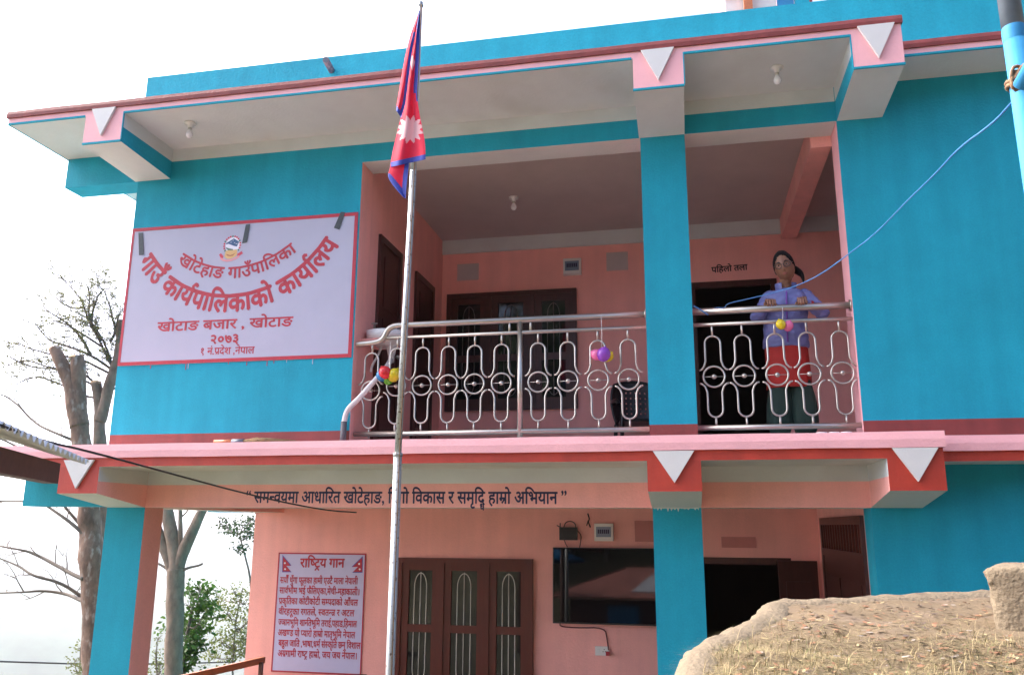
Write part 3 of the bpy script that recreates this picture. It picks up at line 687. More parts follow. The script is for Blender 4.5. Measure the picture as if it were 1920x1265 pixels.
def distribution_box(x0, x1, z0, z1, label):
    t = thing('distribution_box', label, 'fuse box', ((x0+x1)/2, YB, z0), 'white fuse boxes on the pink walls'); w = x1-x0; h = z1-z0
    b = MB(); b.hexa([(x0,YB-0.06,z0),(x1,YB-0.06,z0),(x1+0.004,YB,z0-0.004),(x0-0.004,YB,z0-0.004),(x0,YB-0.06,z1),(x1,YB-0.06,z1),(x1+0.004,YB,z1+0.004),(x0-0.004,YB,z1+0.004)], M_PLAST); b.build('case', t, (x0, YB, z0))
    b = MB(); b.box(x0+w*0.1, x1-w*0.1, YB-0.066, YB-0.0605, z0+h*0.22, z1-h*0.18, M_SMOKE); f = b.build('cover', t, (x0, YB, z0))
    for k in range(6):
        b = MB(); xa = x0+w*(0.2+0.105*k); b.box(xa, xa+w*0.075, YB-0.072, YB-0.0665, z0+h*0.42, z0+h*0.66, M_NAVY); b.build('switch', t, (xa, YB, z0))
distribution_box(3.975, 4.19, 2.305, 2.505, 'white fuse box on the upper pink wall above the balcony')
distribution_box(4.302, 4.512, -0.853, -0.665, 'white fuse box on the ground floor wall above the television')
# wash basin at the left end of the balcony
WB = thing('wash_basin', 'white wash basin with tap behind the left end of the long railing', 'basin', (2.6, 0.36, 1.0))
b = MB(); c = Vector((2.62, 0.34, 1.0))
def ring_pts(sx, sy, z, n=24): return [(c.x-0.02+sx*cos(2*pi*i/n)*(1 if cos(2*pi*i/n) > 0 else 0.85), c.y+sy*(abs(sin(2*pi*i/n))**0.7)*(1 if sin(2*pi*i/n) > 0 else -1), z) for i in range(n)]
rings = [ring_pts(0.10, 0.10, 0.95), ring_pts(0.155, 0.17, 0.985), ring_pts(0.20, 0.20, 1.02), ring_pts(0.205, 0.205, 1.085), ring_pts(0.185, 0.185, 1.09), ring_pts(0.15, 0.15, 1.02), ring_pts(0.04, 0.04, 0.99)]
base = len(b.v)
for r_ in rings: b.v += r_
for i in range(len(rings)-1):
    for j in range(24): j2 = (j+1) % 24; b.face((base+i*24+j, base+i*24+j2, base+(i+1)*24+j2, base+(i+1)*24+j), M_PORC, True)
b.face([base+j for j in range(24)][::-1], M_PORC); b.face([base+6*24+j for j in range(24)], M_PORC)
b.build('bowl', WB, tuple(c))
b = MB(); b.box(XJ+0.001, XJ+0.22, 0.16, 0.52, 0.965, 1.0, M_PINK); b.build('shelf', WB, (2.5, .34, .98))
b = MB(); b.lathe((2.48, 0.34, 1.088), [(0.0, 0), (0.022, 0), (0.022, 0.01), (0.012, 0.02), (0.012, 0.10), (0.0, 0.10)], M_STEEL, 12); b.tube(chaikin([(2.48, 0.34, 1.12), (2.53, 0.34, 1.13), (2.60, 0.34, 1.128), (2.605, 0.34, 1.10)], 2), 0.009, M_STEEL, 8)
b.tube([(2.45, 0.34, 1.185), (2.51, 0.34, 1.185)], 0.007, M_STEEL, 8); b.tube([(2.48, 0.31, 1.185), (2.48, 0.37, 1.185)], 0.007, M_STEEL, 8); b.build('tap', WB, (2.48, .34, 1.09))
b = MB(); b.lathe((2.66, 0.34, 0.80), [(0.0, 0), (0.03, 0), (0.03, 0.06), (0.05, 0.14), (0.06, 0.16), (0.0, 0.16)], M_PVC, 14); b.build('waste_trap', WB, (2.66, .34, .8))
p = chaikin([(2.66, 0.34, 0.83), (2.68, 0.22, 0.76), (2.70, 0.05, 0.66), tuple(aY(700, 716, -0.03)), tuple(aY(672, 748, -0.05)), tuple(aY(650, 768, -0.05)), tuple(aY(645, 792, -0.045))], 3)
b = MB(); b.tube(p, 0.024, M_PVC, 10); b.tube(chaikin([(2.56, 0.34, 0.96), (2.54, 0.3, 0.85), (2.50, 0.28, 0.78), (2.49, 0.27, 0.70)], 2), 0.012, M_PVC, 8); b.build('drain_hose', WB, (2.6, 0, .6))
q0 = aY(645, 790, -0.045); b = MB(); b.tube([tuple(q0), (q0.x-0.003, -0.045, FT)], 0.027, M_GREYPVC, 12); b.build('down_pipe', WB, tuple(q0))
# chair: black moulded plastic armchair partly hidden by the pillar
def plastic_chair(loc, rz):
    t = thing('plastic_chair', 'black moulded plastic chair with pierced back half hidden by the upper pillar', 'chair', loc)
    t.rotation_euler = (0, 0, rz)
    def put(b, n): o = b.build(n); o.parent = t; return o
    n = 28; b = MB(); rows = []
    for k in range(25):                               # backrest: a bent shell
        f = k/24; z = 0.42+0.44*f; wd_ = 0.21+0.045*sin(pi*f*0.9); rows.append([(wd_*1.0*(2*i/n-1), 0.20+0.06*f+0.055*(1-(2*i/n-1)**2)-0.04, z+0.05*f**3*(1-(2*i/n-1)**2)) for i in range(n+1)])
    for d in (0, 0.012):
        base = len(b.v)
        for r_ in rows: b.v += [(x, y+d, z) for x, y, z in r_]
        for k in range(24):
            for i in range(n):
                if 3 < k < 21 and 4 < i < n-5 and k % 3 == 0 and i % 3 == 0: continue
                a = base+k*(n+1)+i; b.face((a, a+1, a+n+2, a+n+1), M_BPLAST, True)
    b.tube([(x, y+0.006, z) for x, y, z in rows[24]], 0.016, M_BPLAST, 8)
    for s in (0, n): b.tube([(r_[s][0], r_[s][1]+0.006, r_[s][2]) for r_ in rows], 0.016, M_BPLAST, 8)
    put(b, 'backrest')
    b = MB(); b.hexa([(-.21,-.22,.40),(.21,-.22,.40),(.19,.20,.38),(-.19,.20,.38),(-.22,-.23,.43),(.22,-.23,.43),(.2,.21,.41),(-.2,.21,.41)], M_BPLAST); put(b, 'seat')
    for s in (-1, 1):
        b = MB(); b.tube(chaikin([(s*.25, .17, .66), (s*.27, .0, .645), (s*.265, -.18, .635), (s*.25, -.22, .58)], 2), 0.022, M_BPLAST, 8); put(b, 'armrest')
        for y, sp in ((-.21, -.03), (.19, .05)):
            b = MB(); b.tube([(s*.20, y, .58 if y < 0 else .42), (s*.21, y, .40), (s*.235, y+sp, 0.0)], [0.022, 0.024, 0.017], M_BPLAST, 8); put(b, 'leg')
_c = aY(1155, 742, 2.2)
plastic_chair((_c.x+0.235, 2.2, 0.0), radians(14))
# broom lying on the ledge
BR = thing('straw_broom', 'straw broom with wooden handle lying on the pink ledge under the office sign', 'broom', (1.7, -0.35, 0.0))
h0, h1, h2 = Vector((1.345, -0.40, 0.002)), Vector((1.56, -0.39, 0.0)), Vector((2.08, -0.36, -0.015))
b = MB(); b.tube([h0, h1], [0.018, 0.022], M_BENCH, 10); b.build('handle', BR, tuple(h0))
b = MB(); b.tube([h1-Vector((0.05, 0, 0)), h1+Vector((0.06, 0, 0))], 0.025, M_GPOLE, 10); b.build('binding', BR, tuple(h1))
b = MB()
for k in range(90):
    s0 = h1+Vector((0.05, random.uniform(-.015, .015), random.uniform(-.012, .015))); e0 = h2+Vector((random.uniform(-.22, .02), random.uniform(-.09, .09), random.uniform(-0.012, .03)))
    b.tube([s0, (s0+e0)/2+Vector((0, 0, 0.018)), e0], [0.0025, 0.002, 0.0008], M_STRAW, 4)
b.build('bristles', BR, tuple(h1))
# four little white tubs on the floor edge
for k, (x, lab) in enumerate(((6.395, 'first white tub from the left on the ledge below the short railing'), (6.487, 'second white tub from the left on the ledge below the short railing'),
                              (6.578, 'third white tub from the left on the ledge below the short railing'), (6.655, 'white tub nearest the pink jamb below the short railing'))):
    b = MB(); z0 = FT+0.001; b.lathe((x, -0.08 if k < 3 else 0.0, z0), [(0, 0), (0.036, 0), (0.04, 0.055), (0.043, 0.056), (0.043, 0.064), (0.036, 0.064), (0.033, 0.01), (0, 0.01)], M_PORC, 18)
    tag(b.build('white_tub', None, (x, -0.08, z0)), lab, 'tub', 'white tubs on the balcony ledge')
# television and what hangs about it
TV = thing('television', 'large black flat television on the ground floor wall reflecting a pink roof', 'television', (4.45, YB, -1.34))
tx0, tx1, tz0, tz1 = 3.83, 5.08, -1.745, -0.93
til = radians(2.4)
def tvp(x, dy, z): return (x, YB-0.075+dy-(z-tz1)*math.tan(til)*-1.0, z)
b = MB(); w = 0.010
def tvbox(x0, x1, z0, z1, d0, d1, m): b.hexa([tvp(x0,d0,z0),tvp(x1,d0,z0),tvp(x1,d1,z0),tvp(x0,d1,z0),tvp(x0,d0,z1),tvp(x1,d0,z1),tvp(x1,d1,z1),tvp(x0,d1,z1)], m)
tvbox(tx0, tx1, tz1-w, tz1, -0.008, 0.03, M_BPLAST); tvbox(tx0, tx1, tz0, tz0+w*1.6, -0.008, 0.03, M_BPLAST); tvbox(tx0, tx0+w, tz0+w*1.6, tz1-w, -0.008, 0.03, M_BPLAST); tvbox(tx1-w, tx1, tz0+w*1.6, tz1-w, -0.008, 0.03, M_BPLAST)
tvbox(tx0+0.01, tx1-0.01, tz0+0.01, tz1-0.01, 0.004, 0.028, M_BPLAST)
b.build('casing', TV, (tx0, YB, tz0))
b = MB(); tvbox(tx0+w, tx1-w, tz0+w*1.6, tz1-w, -0.003, 0.003, M_SCREEN); b.build('screen', TV, (tx0, YB, tz0))
b = MB(); b.box(4.2, 4.7, YB-0.05, YB, -1.5, -1.1, M_BPLAST); b.build('wall_bracket', TV, (4.4, YB, -1.3))
pts = [aY(1050, 1166, YB-0.02), aY(1050, 1174, YB-0.015), aY(1080, 1176, YB-0.012), aY(1134, 1176, YB-0.012), aY(1138, 1195, YB-0.012), aY(1141, 1218, YB-0.03)]
b = MB(); b.tube(chaikin(pts, 2), 0.007, M_REDW, 6); tag(b.build('power_cable', None, tuple(pts[0])), 'dark red cable from the television down to the wall socket', 'cable')
SK = thing('wall_socket', 'white wall socket with a red plug below the television', 'socket', (4.36, YB, -2.03))
b = MB(); b.box(4.285, 4.442, YB-0.016, YB, -2.08, -1.985, M_PLAST); b.build('faceplate', SK, (4.36, YB, -2.03))
b = MB(); b.box(4.31, 4.335, YB-0.02, YB-0.0165, -2.05, -2.015, M_PORC); b.build('rocker_switch', SK, (4.32, YB, -2.03))
b = MB()
for dx, dz in ((0, .015), (-.012, -.008), (.012, -.008)): b.box(4.385+dx-.004, 4.385+dx+.004, YB-0.0175, YB-0.0162, -2.03+dz-.005, -2.03+dz+.005, M_BLACK)
b.build('socket_holes', SK, (4.385, YB, -2.03))
b = MB(); b.box(4.405, 4.445, YB-0.05, YB-0.0165, -2.075, -2.035, M_SRED); b.build('plug', SK, (4.42, YB, -2.05))
RB = thing('set_top_box', 'small black box with looping wires on the wall above the television', 'set-top box', (4.0, YB, -0.85))
b = MB(); b.box(3.902, 4.105, YB-0.06, YB, -0.848, -0.705, M_BPLAST); b.build('case', RB, (4, YB, -.8))
b = MB()
b.tube(chaikin([(3.95, YB-0.03, -0.71), (3.97, YB-0.03, -0.65), (4.03, YB-0.03, -0.635), (4.08, YB-0.03, -0.66), (4.09, YB-0.03, -0.71)], 2), 0.006, M_BLKW, 6)
b.tube(chaikin([(4.10, YB-0.02, -0.74), (4.15, YB-0.02, -0.79), (4.14, YB-0.02, -0.87), (4.13, YB-0.03, -0.93)], 2), 0.005, M_BLKW, 6)
b.tube([(3.95, YB-0.03, -0.84), (3.97, YB-0.03, -0.89), (3.99, YB-0.03, -0.925)], 0.005, M_REDW, 6); b.tube([(3.90, YB-0.03, -0.70), (3.87, YB-0.03, -0.685)], 0.006, M_BLKW, 6)
b.build('wires', RB, (4, YB, -.8))
b = MB(); b.box(3.905, 3.915, YB-0.045, YB-0.03, -0.71, -0.66, M_BPLAST); b.build('antenna', RB, (3.9, YB, -.7))
b = MB(); b.tube([aY(1102, 962, YB-0.01), aY(1105, 972, YB-0.01), aY(1103, 978, YB-0.012), aY(1107, 988, YB-0.01)], 0.008, M_BLKW, 6); b.tube([aY(1103, 975, YB-0.012), aY(1100, 985, YB-0.02)], 0.006, M_BLKW, 6)
tag(b.build('loose_wire', None, tuple(aY(1104, 975, YB))), 'short black wire end poking out of the wall beside the fuse box', 'wire')

# ------------------------------------------------------------------ balloons
def balloon_bunch(px, py, Y, tie, items, label):
    c = aY(px, py, Y); tz = aY(*tie, RY-0.03)
    t = thing('balloon_bunch', label, 'balloons', tuple(c), 'balloon bunches on the railings')
    b = MB(); b.tube([tz, (tz+c)/2+Vector((0.004, 0, 0)), c], 0.0022, M_PLAST, 5); b.build('string', t, tuple(c))
    for (bx, by, dY, r, m, tilt) in items:
        q = aY(bx, by, Y+dY); b = MB(); A = Vector((sin(tilt), 0, cos(tilt)))
        b.lathe(q, [(0, -1.12*r), (0.35*r, -1.05*r), (0.7*r, -0.78*r), (0.95*r, -0.3*r), (1.0*r, 0.1*r), (0.9*r, 0.5*r), (0.62*r, 0.86*r), (0.25*r, 1.08*r), (0.07*r, 1.16*r), (0.12*r, 1.28*r), (0, 1.26*r)], m, 18, A)
        b.build('balloon', t, tuple(q))
def bm_(n, c): return mat(n, c, 0.22, trans=0.25, coat=0.3)
MBR, MBY, MBB, MBG, MBP, MBV = bm_('red_balloon_rubber', (.72, .03, .04)), bm_('yellow_balloon_rubber', (.75, .62, .02)), bm_('blue_balloon_rubber', (.05, .30, .62)), bm_('green_balloon_rubber', (.15, .5, .04)), bm_('pink_balloon_rubber', (.85, .20, .42)), bm_('violet_balloon_rubber', (.32, .08, .55))
balloon_bunch(727, 692, -0.03, (733, 640), [(716, 704, 0.03, .052, MBB, -.4), (722, 698, -.03, .056, MBR, -.6), (739, 703, 0.0, .058, MBY, .5), (728, 710, 0.05, .05, MBG, 0)], 'bunch of red, yellow, blue and green balloons at the left end of the long railing')
balloon_bunch(1128, 652, -0.02, (1127, 592), [(1119, 665, 0.03, .050, MBP, -1.0), (1140, 668, 0.05, .046, MBY, .8), (1132, 664, -.04, .058, MBV, .2)], 'violet and pink balloon bunch on the right half of the long railing')
balloon_bunch(1467, 601, -0.02, (1467, 576), [(1464, 608, 0.0, .040, MBY, -.3), (1478, 611, 0.03, .042, MBP, .4)], 'small yellow and pink balloon pair in front of the woman')

# ------------------------------------------------------------------ flagpole and flag
PY = -1.5
ptop = aY(788.5, 12, PY); pbot_dir = aY(735, 1265, PY)
k = (GZ-ptop.z)/(pbot_dir.z-ptop.z); pbot = ptop+(pbot_dir-ptop)*k
pj = aY(746, 852, PY)
FPO = thing('flagpole', 'tall grey steel flagpole with rust specks in front of the balcony', 'flagpole', (pbot.x, pbot.y, GZ))
b = MB(); b.tube([pbot, pj], 0.029, M_POLE, 16); b.tube([pj-Vector((0, 0, .012)), pj+Vector((0, 0, .012))], 0.033, M_POLE, 16)
ptm = aY(775, 320, PY)
b.tube([pj, ptm], 0.0235, M_POLE, 16); b.tube([ptm, ptop], [0.0225, 0.016], M_POLE, 16); b.build('pole', FPO, tuple(pbot))
b = MB(); b.lathe(ptop, [(0.016, -0.01), (0.024, 0.0), (0.024, 0.012), (0.012, 0.02), (0.02, 0.032), (0.0, 0.045)], M_POLE, 14); b.build('finial', FPO, tuple(ptop))
rope = MB(); side = Vector((0.02, -0.028, 0))
rope.tube([pbot+side+Vector((0, 0, 1.0)), pj+side*1.1, ptm+side*0.8, ptop+side*0.7], 0.004, M_ROPE, 5); rope.build('halyard', FPO, tuple(pbot))
# the hanging flag: three folds of one cloth
b = MB(); NU, NV = 44, 150
def lerp_curve(pts, t):
    n = len(pts)-1; x = min(t*n, n-1e-6); i = int(x); f = x-i
    p0, p1, p2, p3 = pts[max(i-1, 0)], pts[i], pts[i+1], pts[min(i+2, n)]
    return tuple(0.5*((2*p1[k])+(-p0[k]+p2[k])*f+(2*p0[k]-5*p1[k]+4*p2[k]-p3[k])*f*f+(-p0[k]+3*p1[k]-3*p2[k]+p3[k])*f**3) for k in (0, 1))
def sun_star(x, y, cx, cy, r, n, inner=0.62):
    d = hypot(x-cx, y-cy)/r; a = (atan2(y-cy, x-cx)*n/(2*pi)) % 1.0
    return d < inner+(1-inner)*(1-abs(2*a-1))
def sheet(left, right, Y0, amp, fr, matfn, nu=NU, nv=NV, th=0.004, ph=0.0):
    base = len(b.v)
    for side_ in (0, 1):
        for i in range(nv+1):
            l = lerp_curve(left, i/nv); r = lerp_curve(right, i/nv)
            for j in range(nu+1):
                u = j/nu; x = l[0]+(r[0]-l[0])*u; y = l[1]+(r[1]-l[1])*u
                ed = min(u*6, 1, (1-u)*6)
                dy = amp*sin(fr*u*pi+ph+i/nv*2.2)*(0.25+0.75*i/nv)+0.3*amp*noise.noise((u*4, i/nv*7, Y0*3))
                q = aY(x, y, Y0+dy+side_*th); b.v.append(tuple(q))
    W = nu+1; off = (nv+1)*W
    for i in range(nv):
        for j in range(nu):
            l = lerp_curve(left, (i+.5)/nv); r = lerp_curve(right, (i+.5)/nv); u = (j+.5)/nu
            m = matfn(u, (i+.5)/nv, l[0]+(r[0]-l[0])*u, l[1]+(r[1]-l[1])*u, abs(r[0]-l[0]))
            a = base+i*W+j; b.face((a, a+1, a+W+1, a+W), m, True); a += off; b.face((a, a+W, a+W+1, a+1), m, True)
    for j in range(nu):
        for i in (0, nv): a = base+i*W+j; b.face((a, a+1, a+1+off, a+off), M_FBLUE)
    for i in range(nv):
        for j in (0, nu): a = base+i*W+j; b.face((a, a+W, a+W+off, a+off), M_FBLUE)
# hoist side and the lower pennant with the sun
R1 = [(788, 18), (787.5, 55), (786, 95), (784, 135), (782, 175), (786, 210), (793, 245), (797, 272), (798, 299)]
L1 = [(786, 18), (777, 55), (770, 95), (763, 135), (758, 175), (753, 212), (744, 250), (736, 285), (731, 314)]
def m1(u, v, x, y, w):
    if (1-u)*w < (6.5 if y < 175 else 2.2) and y < 190: return M_FBLUE
    yb = 314+(x-731)*(-15/67)
    if y > yb-10: return M_FBLUE
    if y > 200 and sun_star(x, y, 769, 243, 27.5, 12): return M_FWHITE
    if abs(x-773)+abs(y-117)*0.33 < 5 and 105 < y < 133: return M_FWHITE
    return M_FRED
sheet(L1, R1, PY-0.045, 0.022, 3.0, m1)
# the upper pennant folded down at the left
R2 = [(785, 28), (779, 62), (772, 100), (767, 140), (762.5, 175), (759, 198), (752, 221)]
L2 = [(783, 28), (771, 62), (762, 95), (755, 130), (749, 165), (745, 188), (742.5, 207)]
def m2(u, v, x, y, w):
    if (1-u)*w < 4.5 and y > 60: return M_FBLUE
    yb = 207+(x-742.5)*1.5
    if y > yb-11: return M_FBLUE
    return M_FRED
sheet(L2, R2, PY-0.075, 0.014, 2.0, m2, ph=1.0)
# the tip showing below
R3 = [(767, 296), (766, 315), (763.5, 335), (761.5, 355), (760.5, 373)]
L3 = [(735, 296), (731, 315), (728, 332), (740, 352), (758.5, 372)]
def m3(u, v, x, y, w):
    if (1-u)*w < 8 or (y > 325 and (y-332)-(x-728)*1.22 > -11) : return M_FBLUE
    return M_FRED
sheet(L3, R3, PY-0.030, 0.010, 2.0, m3, nu=30, nv=60, ph=2.0)
tag(b.build('national_flag', None, tuple(ptop), fixn=False), 'crimson double pennant flag with blue border and white sun hanging limp from the flagpole', 'flag')

# ------------------------------------------------------------------ ground, hills
def gheight(x, y):
    def drop(d): return 0.62*d if d < 12 else 7.4+430*(1-exp(-(d-12)/560))
    z = GZ
    if x < -1.4: z -= drop(-1.4-x)
    if y > 8.6: z -= drop(y-8.6)*(0.9 if x < 20 else 0.9*exp(-(x-20)/200))
    if y < -16 and x > -60: z += 0.42*(-16-y) if y > -120 else 0.42*104+0.1*(-120-y)
    if x < -60 and y < -16: z += 0.2*min(-16-y, 300)
    d = hypot(x-5, y)
    if d > 25: z += noise.noise((x*0.02, y*0.02, 1))*min((d-25)*0.05, 14)
    elif d > 10: z += noise.noise((x*0.3, y*0.3, 2))*0.12
    return z
gx = sorted(set([round(s*v, 2) for s in (-1, 1) for v in [0, 1.4, 2.5, 4, 6, 9, 12, 16, 22, 30, 40, 55, 75, 100, 140, 190, 260, 350, 470, 620, 800, 1050, 1400, 1900, 2600, 3600, 5000, 7000]]+[-1.4, 7.5, 8.6, 10.5, 14, 18, 20]))
gy = sorted(set([round(s*v, 2) for s in (-1, 1) for v in [0, 2, 4, 6, 8.6, 11, 14, 16, 18, 21, 25, 30, 36, 45, 60, 80, 110, 150, 200, 270, 360, 480, 640, 850, 1150, 1600, 2200, 3000, 4200, 5600, 7000]]))
b = MB()
for y in gy:
    for x in gx: b.v.append((x, y, gheight(x, y)))
n = len(gx)
for j in range(len(gy)-1):
    for i in range(n-1): a = j*n+i; b.face((a, a+1, a+n+1, a+n), M_GROUND, True)
tag(b.build('ground'), None, None, kind='structure')
b = MB()
for (R_, elev, amp, base) in ((2300, -0.088, 26, -460), (3600, -0.060, 60, -470), (5600, -0.012, 120, -480)):
    st = len(b.v); N = 110
    for k in range(N+1):
        a = radians(-75+150*k/N-20); x, y = 5+R_*sin(a), R_*cos(a)-7
        zt_ = -0.7+R_*elev+amp*(noise.noise((a*3.1, R_*.001, 0))+0.5*noise.noise((a*9, R_*.001, 3))+0.2*noise.noise((a*40, R_*.001, 5)))
        for f, h in ((0.80, 0), (0.88, 0.35), (0.95, 0.75), (1.0, 1.0), (1.06, 0.6)):
            b.v.append((5+(x-5)*f, y*f, base+(zt_-base)*h+amp*0.25*noise.noise((a*14, f*9, R_))*(1-abs(2*h-1))))
    for k in range(N):
        for j in range(4): a = st+k*5+j; b.face((a, a+1, a+6, a+5), M_HILL, True)
tag(b.build('hills'), None, None, kind='structure')

# ------------------------------------------------------------------ terrace mound in the right foreground
def mplane(x, y): return -1.0+0.08*(y+2.3)
def on_mound(px, py):
    d = ray(px, py); t = (-1.0+0.08*(CAM.y+2.3)-CAM.z)/(d.z-0.08*d.y); return CAM+d*t
rim_px = [(1276, 1300), (1277, 1262), (1281, 1242), (1292, 1214), (1320, 1196), (1350, 1180), (1385, 1166), (1415, 1151), (1432, 1133), (1450, 1122), (1500, 1119), (1560, 1117.5), (1640, 1113), (1740, 1110), (1845, 1106), (1930, 1102), (2100, 1096)]
rim = [on_mound(*p) for p in rim_px]
rim = [Vector((rim[0].x-0.02, -6.2, 0))]+[Vector((p.x, p.y, 0)) for p in rim]+[Vector((10.5, -2.2, 0))]
rim2 = chaikin(rim, 2)
poly = [(p.x, p.y) for p in rim2]+[(10.5, -6.2)]
def inside(x, y):
    c = False; j = len(poly)-1
    for i in range(len(poly)):
        xi, yi = poly[i]; xj, yj = poly[j]
        if (yi > y) != (yj > y) and x < (xj-xi)*(y-yi)/(yj-yi)+xi: c = not c
        j = i
    return c
def rim_dist(x, y):
    best = 9
    for p, q in zip(rim2, rim2[1:]):
        dx, dy = q.x-p.x, q.y-p.y; L2_ = dx*dx+dy*dy
        t = 0 if L2_ == 0 else max(0, min(1, ((x-p.x)*dx+(y-p.y)*dy)/L2_)); best = min(best, hypot(x-p.x-t*dx, y-p.y-t*dy))
    return best
def mz(x, y):
    f = max(0.0, min(1.0, (rim_dist(x, y)-0.07)/0.28)); f = f*f*(3-2*f)
    return mplane(x, y)-0.017+0.013*f+0.012*noise.noise((x*8, y*8, 21))+f*(0.024*noise.noise((x*1.6, y*1.6, 0))+0.014*noise.noise((x*5, y*5, 3)))+(0.3+0.7*f)*0.006*noise.noise((x*16, y*16, 5))
b = MB(); stp = 0.045; idx = {}
xs = [5.0+stp*i for i in range(int(5.5/stp)+1)]; ys = [-6.2+stp*i for i in range(int(4.2/stp)+1)]
def gv(i, j):
    if (i, j) not in idx:
        x, y = xs[i], ys[j]; idx[(i, j)] = len(b.v); b.v.append((x, y, mz(x, y)))
    return idx[(i, j)]
for i in range(len(xs)-1):
    for j in range(len(ys)-1):
        if inside(xs[i]+stp/2, ys[j]+stp/2) and rim_dist(xs[i]+stp/2, ys[j]+stp/2) > 0.03: b.face((gv(i, j), gv(i+1, j), gv(i+1, j+1), gv(i, j+1)), M_DIRT, True)
tag(b.build('terrace_earth', None, (6.5, -3.5, -1.1)), None, None, kind='structure')
# the retaining wall whose rounded cement coping makes the edge
b = MB(); prof = [(0.16, -0.10), (0.13, -0.045), (0.10, -0.018), (0.055, -0.006), (0.015, -0.004), (-0.02, -0.020), (-0.04, -0.06), (-0.05, -0.5), (-0.05, GZ+1.0)]
rs0 = chaikin(rim, 3); rs = []
for a_, b_ in zip(rs0, rs0[1:]):
    k_ = max(1, int((b_-a_).length/0.025)); rs += [a_.lerp(b_, i/k_) for i in range(k_)]
rs.append(rs0[-1]); st = len(b.v); K = len(prof)
cen = Vector((8.5, -5.2, 0))
for i, p in enumerate(rs):
    t = (rs[min(i+1, len(rs)-1)]-rs[max(i-1, 0)]); t.z = 0; t.normalize(); nrm = Vector((t.y, -t.x, 0))
    if nrm.dot(cen-p) < 0: nrm = -nrm
    for r_, h in prof:
        w = 0.020*noise.noise((p.x*4+r_*8, p.y*4, h*3))+0.010*noise.noise((p.x*17, p.y*17, h*5)); q = p+nrm*(r_+w*0.8)
        b.v.append((q.x, q.y, mplane(p.x, p.y)+h+0.010*noise.noise((p.x*3.2, p.y*3.2+r_*5, 7))+0.007*noise.noise((p.x*10, p.y*10+r_*12, 8))+0.006*noise.noise((p.x*30, p.y*30+r_*26, 9)) if h > -1 else GZ))
for i in range(len(rs)-1):
    for j in range(K-1): a = st+i*K+j; b.face((a, a+1, a+K+1, a+K), M_CONC, True)
tag(b.build('retaining_wall', None, (5.8, -3, -1)), 'low retaining wall with worn cement coping round the dirt terrace at lower right', 'wall')
# broken concrete block
q = [on_mound(1858, 1172), on_mound(1990, 1245)]
b = MB(); c0 = q[0]; ux = Vector((0.92, -0.38, 0)); uy = Vector((0.38, 0.92, 0))
bw, bd, bh = 0.75, 0.38, 0.235; nx_, ny_, nz_ = 44, 22, 18
def bp_(u, v, w):
    p = c0+ux*(u*bw)+uy*(v*bd)
    z = mplane(c0.x, c0.y)-0.04+w*(bh+0.04)
    rr = 0.018
    cx_ = (0.5-u)*2; f = 0.022*noise.noise((p.x*8, p.y*8, z*8))+0.014*noise.noise((p.x*24, p.y*24, z*24))+0.008*noise.noise((p.x*60, p.y*60, z*60))
    d = Vector((u-.5, v-.5, w-.5)); m_ = sorted([abs(d.x), abs(d.y), abs(d.z)])
    edge = max(0, (m_[1]-0.44))*0.35*(1 if m_[2] > 0.49 else 0)
    p = p-(ux*d.x+uy*d.y)*edge*0.9+ux*f*0.8; z = z-d.z*edge*0.6+f*0.5
    if u < 0.35 and w > 0.75: z -= 0.012*(0.35-u)/0.35
    return (p.x+(w-.9)*-0.02*(1-u), p.y, z)
def gridface(fn, a, c_):
    st = len(b.v)
    for i in range(a+1):
        for j in range(c_+1): b.v.append(fn(i/a, j/c_))
    for i in range(a):
        for j in range(c_): s_ = st+i*(c_+1)+j; b.face((s_, s_+1, s_+c_+2, s_+c_+1), M_CONC, True)
gridface(lambda u, v: bp_(u, v, 1), nx_, ny_); gridface(lambda u, w: bp_(u, 0, w), nx_, nz_); gridface(lambda u, w: bp_(u, 1, w), nx_, nz_); gridface(lambda v, w: bp_(0, v, w), ny_, nz_); gridface(lambda v, w: bp_(1, v, w), ny_, nz_)
tag(b.build('concrete_block', None, tuple(c0), merge=0.0005), 'rough tan concrete block standing on the dirt terrace at the right edge', 'concrete block')
# dry grass and litter
def blade(b, p, h, ang, bend, w, m):
    d = Vector((cos(ang), sin(ang), 0)); s_ = Vector((-sin(ang), cos(ang), 0))*w; st = len(b.v)
    for k in range(4):
        f = k/3; q = p+d*(bend*f*f)+Vector((0, 0, h*(f-0.25*f*f*min(bend/max(h, .01), 2))))
        ww = s_*(1-f*0.9); b.v += [tuple(q-ww), tuple(q+ww)]
    for k in range(3): a = st+2*k; b.face((a, a+1, a+3, a+2), m)
rg = random.Random(3); b = MB(); cnt = 0
tries = 0
while cnt < 15000 and tries < 160000:
    tries += 1
    px, py = rg.uniform(1285, 1930), rg.uniform(1120, 1300)
    p = on_mound(px, py)
    if p.y < -5.2 or not inside(p.x, p.y) or rim_dist(p.x, p.y) < 0.06: continue
    dens = noise.noise((p.x*2.6, p.y*2.6, 11))*1.1+(-3.22-p.y)*1.5+0.25*(6.1-p.x)
    if rg.random() > max(0.02, min(1.0, 0.6*dens+0.2)): continue
    p = Vector((p.x, p.y, mz(p.x, p.y)-0.004)); lay = rg.random(); dry = rg.random()
    h = rg.uniform(0.004, 0.022) if lay < 0.93 else rg.uniform(0.025, 0.075)
    blade(b, p, h, rg.uniform(0, 2*pi), rg.uniform(0.05, 0.17) if lay < 0.93 else rg.uniform(0.02, 0.07), rg.uniform(0.0008, 0.0018), M_GGRASS if rg.random() < 0.13 else M_STRAW)
    cnt += 1
tag(b.build('dry_grass', None, (6.2, -3.6, -1.1), fixn=False), 'dry straw coloured grass lying over the dirt terrace', 'grass', kind='stuff')
b = MB(); cnt = 0
